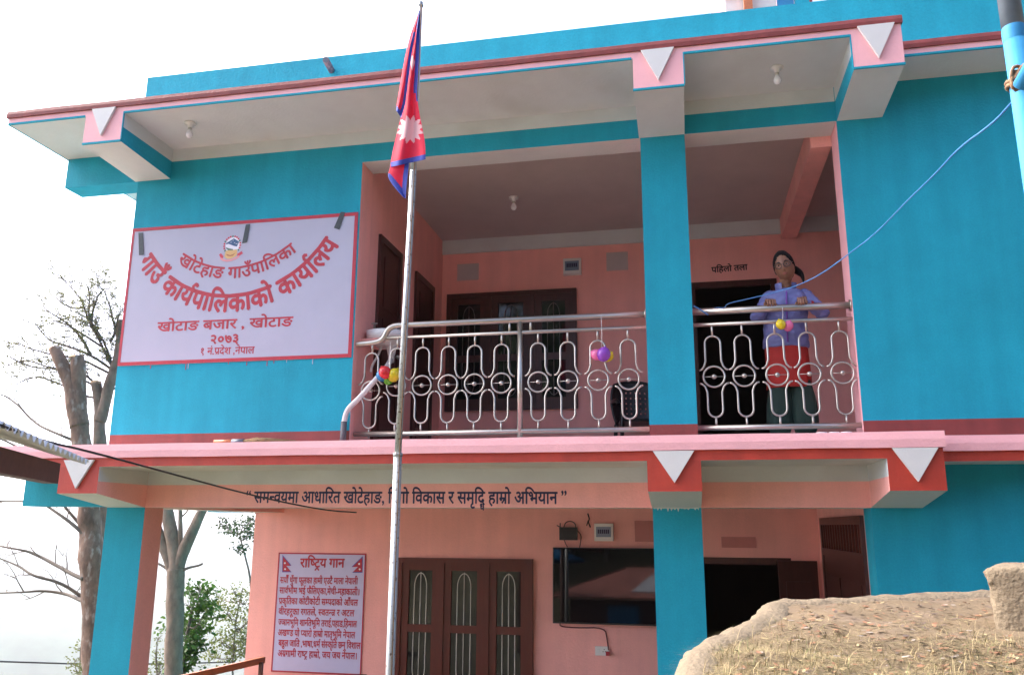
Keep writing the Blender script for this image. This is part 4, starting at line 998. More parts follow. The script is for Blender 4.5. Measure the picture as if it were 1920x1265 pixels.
while cnt < 900:
    px, py = rg.uniform(1300, 1930), rg.uniform(1118, 1280); p = on_mound(px, py)
    if not inside(p.x, p.y) or rim_dist(p.x, p.y) < 0.12: continue
    if noise.noise((p.x*2, p.y*2, 4)) < rg.uniform(-0.5, 0.35): cnt += 0; continue
    cnt += 1; a = rg.uniform(0, 2*pi); l = rg.uniform(0.005, 0.020); w = l*rg.uniform(0.25, 0.5); z = mz(p.x, p.y)+rg.uniform(0.001, 0.008)
    d = Vector((cos(a), sin(a), rg.uniform(-.25, .25))); s_ = Vector((-sin(a), cos(a), rg.uniform(-.3, .3))); c_ = Vector((p.x, p.y, z+0.003))
    m = rg.choice([M_DLEAF, M_DLEAF, M_DLEAF, M_DLEAF, M_DLEAF2, M_DLEAF3, M_DLEAF3, M_STRAW])
    b.poly([c_-d*l, c_-d*l*.2+s_*w, c_+d*l*.5+s_*w*.8, c_+d*l, c_+d*l*.4-s_*w, c_-d*l*.4-s_*w*.9], m)
tag(b.build('leaf_litter', None, (6.2, -3.6, -1.1), fixn=False), 'scattered dead leaves and bits on the dirt terrace', 'leaf litter', kind='stuff')

# ------------------------------------------------------------------ shed roof at the lower left, cables, blue pole
SH = thing('shed', 'corrugated metal shed roof on a dark timber at the left edge', 'shed', tuple(aD(40, 900, 3.4)+Vector((-1.2, 0, -1.8))))
e1 = aD(166, 868, 4.25); e0 = aD(0, 796, 3.02); ed = (e1-e0); ed.z = 0; eu = ed.normalized(); out_ = Vector((-eu.y, eu.x, 0)); 
if out_.x > 0: out_ = -out_
b = MB(); L_ = ed.length+0.9; nseg = int(L_/0.0095); sl_ = 0.30; z_e = e1.z+0.004
rows = [0, 0.6, 1.4]; st = len(b.v)
for d in (0, 1):
    for r_ in rows:
        for k in range(nseg+1):
            q = e1-eu*(L_*k/nseg)+out_*r_; ph = 2*pi*(L_*k/nseg)/0.076
            b.v.append((q.x, q.y, z_e+r_*sl_+0.012*sin(ph)-0.002*d*1.5+(e0.z-e1.z)*(k/nseg)*L_/ed.length))
W = nseg+1
for d in (0, 1):
    for r_ in range(2):
        for k in range(nseg): a = st+d*3*W+r_*W+k; b.face((a, a+1, a+W+1, a+W), M_SHEET, True)
for k in range(nseg): a = st+k; b.face((a, a+1, a+1+3*W, a+3*W), M_SHEET)
b.build('roof_sheet', SH, tuple(e1))
b = MB()
t1 = aD(104, 868, 4.25); q1 = e1+out_*0.13+Vector((0, 0, -0.012)); 
c_ = q1-eu*(L_/2); b.obox((c_.x-eu.x*0.06, c_.y-eu.y*0.06, c_.z-0.040), eu*(L_/2), out_*0.03, (0, 0, 0.044), M_BROWNW)
b.build('purlin', SH, tuple(q1))
for f in (0.25, 0.95):
    c_ = q1-eu*(L_*f)+out_*0.9; b = MB(); b.tube([(c_.x, c_.y, GZ), (c_.x, c_.y, c_.z+0.2)], 0.05, M_BROWNW, 10); b.build('post', SH, (c_.x, c_.y, GZ))
# black cable
pts = [aD(0, 797, 3.03), aD(80, 826, 3.6), aD(165, 845, 4.25), aD(330, 890, 5.2), aD(460, 925, 6.0), aD(560, 947, 6.5), aD(620, 957, 6.8), aD(668, 960, 7.1)]
b = MB(); b.tube(chaikin(pts, 2), 0.0055, M_BLKW, 7); tag(b.build('black_cable', None, tuple(pts[0])), 'black cable sagging from the shed roof to the slogan beam', 'cable')
# blue pole at the top right with a rope tie
pc = aD(1912, 140, 3.0)
BP = thing('blue_pole', 'blue painted steel pole with grey upper end at the right edge', 'pole', (pc.x, pc.y, -2.3))
b = MB(); b.tube([(pc.x, pc.y, -2.3), (pc.x, pc.y, 0.76)], 0.0315, M_BPOLE, 18); b.build('lower_tube', BP, (pc.x, pc.y, -2.3))
b = MB(); b.tube([(pc.x, pc.y, 0.76), (pc.x, pc.y, 1.25)], 0.031, M_GPOLE, 18); b.lathe((pc.x, pc.y, 0.76), [(0.0318, -0.03), (0.0325, 0.0), (0.0318, 0.012), (0.031, 0.016)], M_BPOLE, 18); b.build('upper_tube', BP, (pc.x, pc.y, 0.76))
k1 = aD(1906, 152, 2.96)
b = MB()
for dz, rr in ((0.0, 0.037), (0.012, 0.037)):
    b.tube([(pc.x+rr*cos(t), pc.y+rr*sin(t), k1.z-0.018+dz-0.018*cos(t+0.4)) for t in [2*pi*i/18 for i in range(18)]], 0.006, M_ROPE, 6, closed=True)
for k in range(7):
    a0 = rg.uniform(0, 6); c_ = aD(1910, 140+rg.uniform(-8, 10), 2.92); b.tube([c_+Vector((.022*cos(a0+t), .01*sin(2*t), .028*sin(a0*1.7+t))) for t in [2*pi*i/10 for i in range(10)]], 0.005, M_ROPE, 6, closed=True)
tag(b.build('rope_tie', None, tuple(k1)), 'brown rope knotted round the blue pole at the right edge', 'rope')
b = MB(); g0 = aD(1914, 160, 2.88); g1 = aD(1957, 84, 2.80); b.tube([g0, g1, g1+(g1-g0)*3], 0.021, M_BPOLE, 12)
tag(b.build('blue_brace', None, tuple(g0)), 'slanting blue tube tied to the blue pole by the rope', 'tube')
# blue wire from the pole to the railing
pts = [aD(1901, 188, 2.97), aD(1862, 232, 3.15), aD(1800, 275, 3.5), aD(1755, 325, 3.9), aD(1715, 363, 4.3), aD(1690, 388, 4.55), aD(1640, 440, 5.0), aD(1590, 477, 5.5), aD(1545, 511, 5.9), aD(1500, 534, 6.25), aD(1450, 549, 6.6), aD(1405, 560, 6.9), aD(1362, 569, 7.1)]
e = Vector((5.72, RY-0.034, ZR2+0.012)); pts += [e, Vector((5.64, RY-0.01, ZR2+0.033)), Vector((5.58, RY+0.025, ZR2+0.005))]
b = MB(); b.tube(chaikin(pts, 2), 0.0034, M_BWIRE, 6)
b.tube(chaikin([(5.462, -0.01, 1.12), (5.50, 0.0, 1.10), (5.54, RY-0.034, 1.075), (5.58, RY-0.034, 1.045)], 2), 0.006, M_BWIRE, 6)
tag(b.build('blue_wire', None, tuple(pts[0])), 'thin wavy blue wire from the blue pole to the short railing', 'wire')
# bench in the porch
BN = thing('wooden_bench', 'orange brown wooden bench back at the bottom edge in the porch', 'bench', (0.7, 1.5, GZ))
h0 = aZ(495, 1231, -2.20); h1 = aZ(330, 1268, -2.20); dv = (h1-h0); dv.z = 0; dn = dv.normalized(); sd_ = Vector((-dn.y, dn.x, 0))
if sd_.x < 0: sd_ = -sd_
Lb = max(dv.length, 1.5)
def bar(b, a, c, w, h, m): a, c = Vector(a), Vector(c); d = (c-a); b.obox((a+c)/2, d/2, sd_*w, Vector((0, 0, h)), m)
E_ = h0+dn*Lb
b = MB(); bar(b, h0-Vector((0, 0, .03)), E_-Vector((0, 0, .03)), 0.02, 0.035, M_BENCH); b.build('top_rail', BN, tuple(h0))
b = MB(); bar(b, h0-dn*.03-Vector((0, 0, .26))+sd_*.03, E_-Vector((0, 0, .26))+sd_*.03, 0.02, 0.045, M_BENCH); b.build('lower_rail', BN, tuple(h0))
b = MB(); c_ = h0+dn*(Lb/2)+sd_*.25; b.obox((c_.x, c_.y, GZ+0.45), dn*(Lb/2), sd_*0.20, (0, 0, .02), M_BENCH); b.build('seat', BN, (c_.x, c_.y, GZ+.45))
for f in (0.06, 0.94):
    for w_, zt_ in ((0.035, -2.24), (0.43, GZ+0.43)):
        c_ = h0+dn*(Lb*f)+sd_*w_; b = MB(); b.box(c_.x-.02, c_.x+.02, c_.y-.02, c_.y+.02, GZ, zt_, M_WOOD); b.build('leg', BN, (c_.x, c_.y, GZ))
# second bench end seen under the poster
c_ = aY(680, 1263, 1.9)
BN2 = thing('wooden_bench', 'rounded brown bench end just showing below the poster', 'bench', (c_.x, c_.y, GZ))
b = MB(); b.tube([(c_.x+.03, c_.y, c_.z-.03), (c_.x-.9, c_.y-.05, c_.z-.09)], 0.032, M_WOOD, 12); b.ball((c_.x+.03, c_.y, c_.z-.03), 0.032, M_WOOD); b.build('top_rail', BN2, tuple(c_))
b = MB(); b.obox((c_.x-.45, c_.y-.25, GZ+.45), (.5, 0, 0), (0, .2, 0), (0, 0, .02), M_WOOD); b.build('seat', BN2, (c_.x, c_.y, GZ+.45))
for dx in (-.85, 0): 
    for dy, zt_ in ((0, c_.z-.06), (-.42, GZ+.43)):
        b = MB(); b.box(c_.x+dx-.02, c_.x+dx+.02, c_.y+dy-.02, c_.y+dy+.02, GZ, zt_, M_WOOD); b.build('leg', BN2, (c_.x+dx, c_.y+dy, GZ))
# roof-top shelter above the parapet
RS = thing('rooftop_shelter', 'white corrugated shelter with a brown post on the flat roof', 'shelter', (6.2, 1.6, ZT))
b = MB(); x0, x1, n = 5.98, 6.52, 54
st = len(b.v)
for z in (ZT, 5.6):
    for k in range(n+1): b.v.append((x0+(x1-x0)*k/n, 1.5, z)); 
for zi in range(8):
    z = 4.0+0.2*zi; b.box(x0, x1, 1.49-0.012, 1.5, z, z+0.03, M_WSHEET)
b.box(x0, x1, 1.5, 1.53, ZT, 5.7, M_WSHEET); b.build('sheet_wall', RS, (x0, 1.5, ZT))
b = MB(); b.box(6.17, 6.26, 1.40, 1.47, ZT, 5.7, M_BENCH); b.build('post', RS, (6.2, 1.43, ZT))
b = MB(); b.box(6.53, 6.70, 1.48, 1.53, ZT, 5.7, M_BPOLE); b.build('blue_panel', RS, (6.6, 1.5, ZT))
b = MB(); b.box(6.71, 6.86, 1.48, 1.53, ZT, 5.7, M_BLUE); b.box(6.86, 6.89, 1.47, 1.54, ZT, 5.7, M_DRED); b.build('door', RS, (6.8, 1.5, ZT))
b = MB(); b.box(5.9, 7.0, 1.2, 3.2, 5.7, 5.75, M_WSHEET); b.build('roof', RS, (6.4, 2, 5.7))

# ------------------------------------------------------------------ trees
def limb(b, pts, r0, r1, m, n=9, knots=0.0, k=2):
    p = chaikin(pts, k); N = len(p)
    q = [a+Vector((noise.noise((a*1.7)), noise.noise((a*1.7+Vector((5, 0, 0)))), 0))*knots for a in p]
    if r0 > 0.06:                                     # thick limbs: close rings and an uneven bark surface
        d = [q[0]]
        for a, c in zip(q, q[1:]):
            k_ = max(1, int((c-a).length/0.05)); d += [a.lerp(c, (i+1)/k_) for i in range(k_)]
        q = d; N = len(q); n = max(n, 20)
    s0 = len(b.v); b.tube(q, [(r0+(r1-r0)*i/(N-1))*(1+0.10*noise.noise(a*3.0)) for i, a in enumerate(q)], m, n)
    if r0 > 0.06:
        for i in range(N):
            for j in range(n):
                v = Vector(b.v[s0+i*n+j]); dv_ = (v-q[i]); f = 0.16*noise.noise((v.x*3.5, v.y*3.5, v.z*1.6))+0.10*noise.noise((v.x*11, v.y*11, v.z*4))+0.05*noise.noise((v.x*30, v.y*30, v.z*14))
                b.v[s0+i*n+j] = tuple(v+dv_*f)
    return q
def twigs(b, path, r, m, depth, rg, ln, up=0.25, every=0.2, ends=None):
    L = 0
    for i in range(1, len(path)):
        L += (path[i]-path[i-1]).length
        if L > every:
            L = 0; t = (path[i]-path[i-1]).normalized(); s_ = t.cross(Vector((rg.uniform(-1, 1), rg.uniform(-1, 1), rg.uniform(-1, 1)))).normalized()
            d = (t*0.65+s_*0.75+Vector((0, 0, up))).normalized(); l = ln*rg.uniform(0.5, 1.1); p0 = path[i]
            q = [p0+d*l*f+Vector((rg.uniform(-1, 1), rg.uniform(-1, 1), rg.uniform(-.6, 1)))*l*0.08*f for f in (0, .33, .66, 1)]
            b.tube(q, [r, r*.8, r*.6, r*.35], m, 4, caps=False)
            if ends is not None: ends.append((q[1], q[3]))
            if depth > 0: twigs(b, chaikin(q, 1), r*0.55, m, depth-1, rg, ln*0.5, up, every*0.7, ends)
def leaflet(b, c, d, l, w, m, rg):
    s_ = d.cross(Vector((rg.uniform(-1, 1), rg.uniform(-1, 1), rg.uniform(-1, 1)))).normalized()*w
    b.poly([c, c+d*l*0.4+s_, c+d*l, c+d*l*0.5-s_], m)
TY = 6.0
def tp(px, py, dY=0.0): return aY(px, py, TY+dY)
rt_ = random.Random(21)
# main pollarded tree, left of the building
T1_ = thing('pollarded_tree', 'thick brown trunk with sawn off limbs beside the left wall of the building', 'tree', tuple(tp(180, 1330)))
b = MB()
base_ = tp(184, 1330); zb_ = gheight(base_.x, base_.y)
limb(b, [(base_.x, base_.y, zb_-0.3), base_, tp(178, 1150), tp(171, 1000), tp(158, 880), tp(149, 790), tp(146, 740)], 0.27, 0.145, M_BARK, 14, 0.03)
limb(b, [tp(150, 800), tp(136, 735, -.05), tp(120, 690, -.08), tp(106, 662, -.1), tp(101, 653, -.1)], 0.17, 0.085, M_BARK, 12, 0.02)
limb(b, [tp(148, 800), tp(146, 740), tp(145, 700), tp(144, 668)], 0.165, 0.115, M_BARK, 12, 0.02)
trunk = b.build('trunk', T1_, tuple(base_))
for (p, a, r) in ((tp(100.5, 652, -.1), Vector((-.35, 0, .93)), .088), (tp(144, 667.5), Vector((.1, 0, 1)), .118)):
    b = MB(); b.lathe(p-a.normalized()*.004, [(r*1.06, -0.03), (r*0.98, 0.008), (r*.6, 0.018), (0, 0.014)], M_CUT, 14, a); b.build('sawn_end', T1_, tuple(p))
b = MB(); ends = []
for pl in ([(160, 900), (120, 872), (60, 850), (0, 822), (-30, 812)], [(157, 1000), (140, 985), (100, 955), (78, 938), (30, 940), (-30, 938)], [(158, 1085), (110, 1062), (60, 1035), (40, 1030), (0, 1023), (-40, 1015)], [(160, 1128), (125, 1112), (80, 1106), (40, 1110), (-30, 1112)],
           [(158, 1120), (110, 1090), (65, 1080), (30, 1058), (-20, 1040)], [(165, 1000), (130, 960), (110, 930), (95, 910)], [(150, 830), (110, 815), (60, 790), (20, 745), (-10, 735)]):
    q = limb(b, [tp(*p, rt_.uniform(-.3, .3)) for p in pl], 0.036, 0.010, M_TWIG, 6, 0.05)
    twigs(b, q, 0.012, M_TWIG, 2, rt_, 0.6, 0.3, 0.30, ends)
b.build('branches', T1_, tuple(tp(100, 1000)))
# second tree with feathery foliage, just left of the wall
T2_ = thing('feathery_tree', 'slender tree with fine feathery foliage between the thick trunk and the left wall', 'tree', tuple(tp(190, 1330, 1.2)))
b = MB(); d2 = 1.2; base_ = tp(196, 1330, d2); zb_ = gheight(base_.x, base_.y)
limb(b, [(base_.x, base_.y, zb_-.3), base_, tp(193, 1000, d2), tp(188, 850, d2), tp(186, 780, d2), tp(181, 718, d2)], 0.19, 0.10, M_GBARK, 12, 0.02)
limb(b, [tp(187, 790, d2), tp(197, 745, d2), tp(210, 700, d2), tp(222, 660, d2), tp(228, 600, d2)], 0.12, 0.07, M_GBARK, 10, 0.02)
b.build('trunk', T2_, tuple(base_))
b = MB(); b.lathe(tp(180.5, 716, d2), [(0.105, -0.03), (0.098, 0.01), (0.05, 0.03), (0, 0.03)], M_CUT, 12); b.build('sawn_end', T2_, tuple(tp(180, 716, d2)))
b = MB(); ends = []
mains = [[(210, 695), (190, 650), (172, 610), (158, 575), (140, 545), (118, 520)], [(212, 700), (200, 660), (185, 620), (170, 598)], [(205, 690), (170, 665), (130, 650), (95, 640), (78, 620), (68, 605)], [(222, 660), (215, 610), (205, 570), (196, 545)],
         [(172, 610), (178, 575), (186, 550), (200, 540)], [(158, 575), (140, 580), (118, 570), (105, 555)], [(190, 650), (160, 630), (130, 610), (100, 600)], [(205, 640), (216, 620), (222, 590)], [(180, 720), (160, 700), (120, 690), (60, 690), (10, 665)], [(195, 740), (225, 720), (240, 690)], [(200, 735), (150, 708), (95, 690), (45, 672), (8, 690)], [(198, 750), (150, 740), (100, 712), (60, 705), (25, 722)], [(170, 665), (150, 630), (120, 600), (98, 590), (80, 570)], [(188, 640), (168, 600), (170, 560), (160, 530)], [(205, 700), (150, 670), (110, 668), (60, 655), (30, 640)]]
for pl in mains:
    q = limb(b, [tp(*p, d2+rt_.uniform(-.2, .2)) for p in pl], 0.030, 0.008, M_TWIG, 6, 0.04)
    twigs(b, q, 0.008, M_TWIG, 1, rt_, 0.50, 0.25, 0.085, ends)
b.build('branches', T2_, tuple(tp(200, 700, d2)))
b = MB()
for a, c in ends:
    if rt_.random() < 0.38: continue
    for k in range(rt_.randint(2, 5)):
        p = a+(c-a)*rt_.random(); d = Vector((rt_.uniform(-1, 1), rt_.uniform(-1, 1), rt_.uniform(-.7, .5))).normalized(); l = rt_.uniform(.08, .18)
        for f in range(5):
            e_ = p+d*l*(f/4); s_ = d.cross(Vector((0, 0, 1)))
            for sg in (-1, 1): leaflet(b, e_, (d*.5+s_*sg).normalized(), rt_.uniform(.030, .048), 0.009, M_FEATH, rt_)
b.build('foliage', T2_, tuple(tp(180, 600, d2)), fixn=False)
# bare tree seen through the porch
T3_ = thing('bare_forked_tree', 'grey forked tree trunk with lopped limbs seen through the porch beside the left pillar', 'tree', tuple(tp(326, 1330, -.5)))
b = MB(); d3 = -.5; base_ = tp(323, 1330, d3); zb_ = gheight(base_.x, base_.y)
limb(b, [(base_.x, base_.y, zb_-.3), base_, tp(326, 1180, d3), tp(329, 1100, d3), tp(331, 1066, d3)], 0.155, 0.125, M_GBARK, 14, 0.02)
limb(b, [tp(330, 1075, d3), tp(330, 1040, d3), tp(321, 1000, d3), tp(312, 955, d3), tp(305, 905, d3)], 0.115, 0.075, M_GBARK, 10, 0.015)
limb(b, [tp(333, 1070, d3), tp(342, 1035, d3), tp(360, 1000, d3), tp(378, 962, d3), tp(400, 915, d3)], 0.10, 0.07, M_GBARK, 10, 0.015)
limb(b, [tp(328, 1075, d3), tp(315, 1045, d3), tp(298, 1005, d3), tp(285, 965, d3), tp(270, 900, d3)], 0.09, 0.06, M_GBARK, 10, 0.015)
limb(b, [tp(337, 1030, d3), tp(339, 1000, d3), tp(338, 965, d3), tp(340, 910, d3)], 0.042, 0.03, M_GBARK, 8, 0.01)
b.build('trunk', T3_, tuple(base_))
for pl, r in (([(340, 1070), (355, 1063), (372, 1060), (380, 1056)], .026), ([(322, 1072), (305, 1060), (285, 1050)], .026), ([(338, 970), (348, 962), (356, 950)], .016)):
    b = MB(); limb(b, [tp(*p, d3) for p in pl], r, r*.6, M_TWIG, 6); b.build('branch', T3_, tuple(tp(*pl[0], d3)))
# leafy trees
def leafy(name, label, stem, clumps, m, d, seed, lsize=0.075, per=90, stem_r=0.05, cat='tree', lw=0.30):
    rg = random.Random(seed); base_ = tp(*stem[0], d); t = thing(name, label, cat, tuple(base_)); zb_ = gheight(base_.x, base_.y)
    b = MB(); path = limb(b, [(base_.x, base_.y, zb_-.2)]+[tp(*p, d) for p in stem], stem_r, stem_r*.35, M_TWIG, 7, 0.02)
    for (px, py, r) in clumps:
        c = tp(px, py, d+rg.uniform(-.3, .3)); n_ = min(path, key=lambda q: (q-c).length+max(0, q.z-c.z)*2); limb(b, [n_, (n_+c)/2+Vector((0, 0, -.05)), c], 0.014, 0.006, M_TWIG, 5, 0.03)
        for k in range(5):
            e_ = c+Vector((rg.uniform(-1, 1), rg.uniform(-1, 1), rg.uniform(-.6, 1)))*r*0.8; b.tube([c, (c+e_)/2+Vector((0, 0, .03)), e_], [0.006, .005, .002], M_TWIG, 4)
    b.build('trunk', t, tuple(base_))
    b = MB()
    for (px, py, r) in clumps:
        c = tp(px, py, d+rg.uniform(-.25, .25))
        for s in range(int(per*2.6*(r/0.4)**1.6/9)+2):
            o_ = Vector((rg.gauss(0, 1), rg.gauss(0, 1), rg.gauss(0, .85)))*r*0.52; sc = c+o_
            for k in range(9):
                p = sc+Vector((rg.uniform(-1, 1), rg.uniform(-1, 1), rg.uniform(-.8, .8)))*0.10; dd = Vector((rg.uniform(-1, 1), rg.uniform(-1, 1), rg.uniform(-1.0, .5))).normalized()
                leaflet(b, p, dd, lsize*1.25*rg.uniform(.6, 1.2), lsize*1.25*lw*rg.uniform(.7, 1.2), m, rg)
    b.build('foliage', t, tuple(tp(clumps[0][0], clumps[0][1], d)), fixn=False)
leafy('leafy_tree', 'bright green bushy tree right behind the forked grey trunk', [(345, 1330), (345, 1240), (352, 1180), (362, 1130)], [(375, 1110, .20), (352, 1135, .26), (345, 1175, .30), (352, 1215, .28), (372, 1170, .2), (340, 1245, .26), (380, 1130, .15), (392, 1150, .10), (365, 1205, .14)], M_LEAF, 0.6, 31, 0.085, 150)
leafy('leafy_tree', 'yellowish green tree close to the left end of the ground floor wall', [(440, 1330), (436, 1240), (440, 1170), (455, 1100)], [(440, 1110, .24), (460, 1130, .22), (425, 1150, .22), (450, 1180, .26), (415, 1205, .28), (440, 1220, .3), (395, 1228, .16), (462, 1215, .2), (410, 1120, .12), (465, 1165, .2)], M_LEAF2, 1.6, 32, 0.05, 150, 0.025)
leafy('sapling', 'thin leaning sapling with a small dark crown under the porch beam', [(485, 1330), (478, 1190), (470, 1085), (458, 1035), (450, 1000)], [(440, 1000, .20), (455, 985, .18), (425, 985, .14), (468, 1000, .16), (450, 1025, .12), (412, 978, .08), (470, 975, .12)], M_LEAF3, 1.0, 33, 0.055, 130, 0.03)
leafy('shrub', 'pale shrub at the bottom edge left of the blue pillar', [(150, 1330), (152, 1270)], [(150, 1215, .14), (165, 1240, .2), (148, 1262, .22), (170, 1262, .2), (140, 1240, .1)], M_LEAF2, 0.8, 34, 0.04, 110, 0.03, 'shrub')
leafy('shrub', 'thin shrub in the gap between the blue pillar and the forked trunk', [(300, 1330), (298, 1270)], [(296, 1200, .12), (302, 1245, .2), (292, 1225, .1), (300, 1262, .2)], M_LEAF2, 0.9, 35, 0.045, 90, 0.03, 'shrub')
b = MB(); b.tube(chaikin([aD(-40, 1238, 40), aD(60, 1241, 42), aD(150, 1244, 44), aD(300, 1244, 47), aD(440, 1240, 50)], 2), 0.035, M_BLKW, 5); tag(b.build('power_line', None, tuple(aD(60, 1241, 42))), 'thin dark power line across the valley at the lower left', 'power line')

# ------------------------------------------------------------------ what stands behind the camera and shows in the glass: house, parasol, wooded slope; the near right trees are added for shade
HS = thing('house', 'low house with a rusty pink corrugated roof reflected in the television screen', 'house', (4.5, -15, GZ))
b = MB(); b.box(1.9, 8.0, -17.2, -13.0, GZ, -1.45, M_BROWNW); b.build('wall', HS, (4.5, -15, GZ))
b = MB(); b.hexa([(1.3, -12.5, -1.42), (8.6, -12.5, -1.42), (8.6, -15.1, -0.50), (3.4, -15.1, -0.50), (1.3, -12.5, -1.38), (8.6, -12.5, -1.38), (8.6, -15.1, -0.46), (3.4, -15.1, -0.46)], M_RUST)
b.hexa([(1.3, -17.7, -1.42), (8.6, -17.7, -1.42), (8.6, -15.1, -0.50), (3.4, -15.1, -0.50), (1.3, -17.7, -1.38), (8.6, -17.7, -1.38), (8.6, -15.1, -0.46), (3.4, -15.1, -0.46)], M_RUST)
b.hexa([(1.3, -17.7, -1.42), (1.3, -12.5, -1.42), (3.4, -15.0, -0.50), (3.4, -15.2, -0.50), (1.3, -17.7, -1.38), (1.3, -12.5, -1.38), (3.4, -15.0, -0.46), (3.4, -15.2, -0.46)], M_RUST)
b.build('roof', HS, (4.5, -15, -1))
b = MB(); b.hexa([(3.7, -12.9, -1.22), (6.0, -12.9, -1.22), (6.2, -14.8, -0.56), (4.4, -14.8, -0.56), (3.7, -12.9, -1.20), (6.0, -12.9, -1.20), (6.2, -14.8, -0.54), (4.4, -14.8, -0.54)], M_SHEET); b.build('metal_sheet', HS, (5, -14, -1))
b = MB(); b.box(3.0, 3.9, -12.99, -12.95, GZ, -1.6, M_BPOLE); b.build('door', HS, (3.4, -13, GZ))
GPS = thing('garden_parasol', 'blue parasol reflected at the left edge of the television screen', 'parasol', (1.35, -11.6, GZ))
b = MB(); b.tube([(1.35, -11.6, GZ), (1.35, -11.6, -0.05)], 0.025, M_GPOLE, 8); b.build('pole', GPS, (1.35, -11.6, GZ))
b = MB(); b.lathe((1.35, -11.6, 0), [(0, -0.04), (0.5, -0.16), (1.15, -0.40), (1.15, -0.47), (0.5, -0.2), (0, -0.07)], M_BPOLE, 8); b.build('canopy', GPS, (1.35, -11.6, -.3))
rw = random.Random(77); b = MB()
for k in range(300):
    x = rw.uniform(-34, 46); y = rw.uniform(-21, -58); h = rw.uniform(5.5, 10)
    if k >= 274: x = rw.uniform(9.0, 24); y = rw.uniform(-9.5, -18); h = rw.uniform(8, 12)  # last trees: added out of view at right to darken that side of the facade
    z0 = gheight(x, y)
    b.tube([(x, y, z0-.3), (x+rw.uniform(-.4, .4), y, z0+h*.6)], [.16, .08], M_TWIG, 5, caps=False)
    for q in range(70):
        d = Vector((rw.gauss(0, 1), rw.gauss(0, 1), rw.gauss(0, 1))).normalized(); c = Vector((x, y, z0+h*.62))+Vector((d.x*h*.3, d.y*h*.3, d.z*h*.38))*rw.uniform(.55, 1.05)
        u_ = Vector((rw.uniform(-1, 1), rw.uniform(-1, 1), rw.uniform(-1, 1))).normalized(); v_ = u_.cross(d).normalized(); r = rw.uniform(.35, .75)
        b.poly([c-u_*r, c+v_*r*.7, c+u_*r, c-v_*r*.7], M_LEAF3)
tag(b.build('wooded_slope_and_shade_trees', None, (5, -35, 0), fixn=False), 'dark wooded slope behind the photographer mirrored in the window glass, with unseen trees added at right to shade the facade', 'wood', kind='stuff')

# ------------------------------------------------------------------ the woman at the railing
M_SKIN = mat('brown_skin', (0.215, 0.100, 0.058), 0.5, var=0.06, vscale=20)
M_HAIR = mat('black_hair', (0.008, 0.007, 0.008), 0.65, spec=0.15, bump=0.4, bscale=90, stretch=(1, 1, .2))
M_JACK = mat('lavender_jacket', (0.135, 0.155, 0.36), 0.55, var=0.06, vscale=14, bump=0.25, bscale=28)
M_JDRK = mat('violet_jacket_trim', (0.12, 0.09, 0.30), 0.6)
M_ZIP = mat('violet_zip', (0.16, 0.045, 0.32), 0.5)
M_TUN = mat('red_tunic_cloth', (0.36, 0.018, 0.012), 0.75, var=0.15, vscale=10)
M_TROU = mat('dark_green_trouser_cloth', (0.010, 0.034, 0.025), 0.8, var=0.15, vscale=10)
M_EYE = mat('eye_white', (0.34, 0.31, 0.29), 0.25); M_IRIS = mat('dark_iris', (0.012, 0.008, 0.006), 0.15); M_LIP = mat('muted_lip', (0.26, 0.085, 0.065), 0.5)
M_GFR = mat('dark_glasses_frame', (0.02, 0.018, 0.018), 0.3)
WX = 6.24
PER = thing('person', 'woman in lavender jacket, red tunic and glasses leaning her hands on the short railing', 'person', (WX, 0.36, 0.0))
def chain(b, pts, rr, m, n=12):
    pts = [Vector(p) for p in pts]
    b.tube(pts, rr, m, n)
    for p, r in zip(pts, rr): b.ball(p, r*0.99, m, n, 8)
def loft(b, secs, m, n=24):
    st = len(b.v)
    for (cx, cy, cz, rx, ry) in secs:
        for j in range(n):
            a = 2*pi*j/n; e = 0.85; b.v.append((cx+rx*math.copysign(abs(cos(a))**e, cos(a)), cy+ry*math.copysign(abs(sin(a))**e, sin(a)), cz))
    for i in range(len(secs)-1):
        for j in range(n): j2 = (j+1) % n; b.face((st+i*n+j, st+i*n+j2, st+(i+1)*n+j2, st+(i+1)*n+j), m, True)
    b.face([st+j for j in range(n)][::-1], m); b.face([st+(len(secs)-1)*n+j for j in range(n)], m)
def fuse(o, vox, smooth=4, fac=0.5):
    """one continuous skin out of overlapping volumes"""
    m = o.modifiers.new('r', 'REMESH'); m.mode = 'VOXEL'; m.voxel_size = vox; m.use_smooth_shade = True
    if smooth: k_ = o.modifiers.new('s', 'SMOOTH'); k_.iterations = smooth; k_.factor = fac
    bpy.context.view_layer.update(); dg = bpy.context.evaluated_depsgraph_get()
    me = bpy.data.meshes.new_from_object(o.evaluated_get(dg)); old = o.data; o.modifiers.clear(); o.data = me
    for p in me.polygons: p.use_smooth = True
    return o
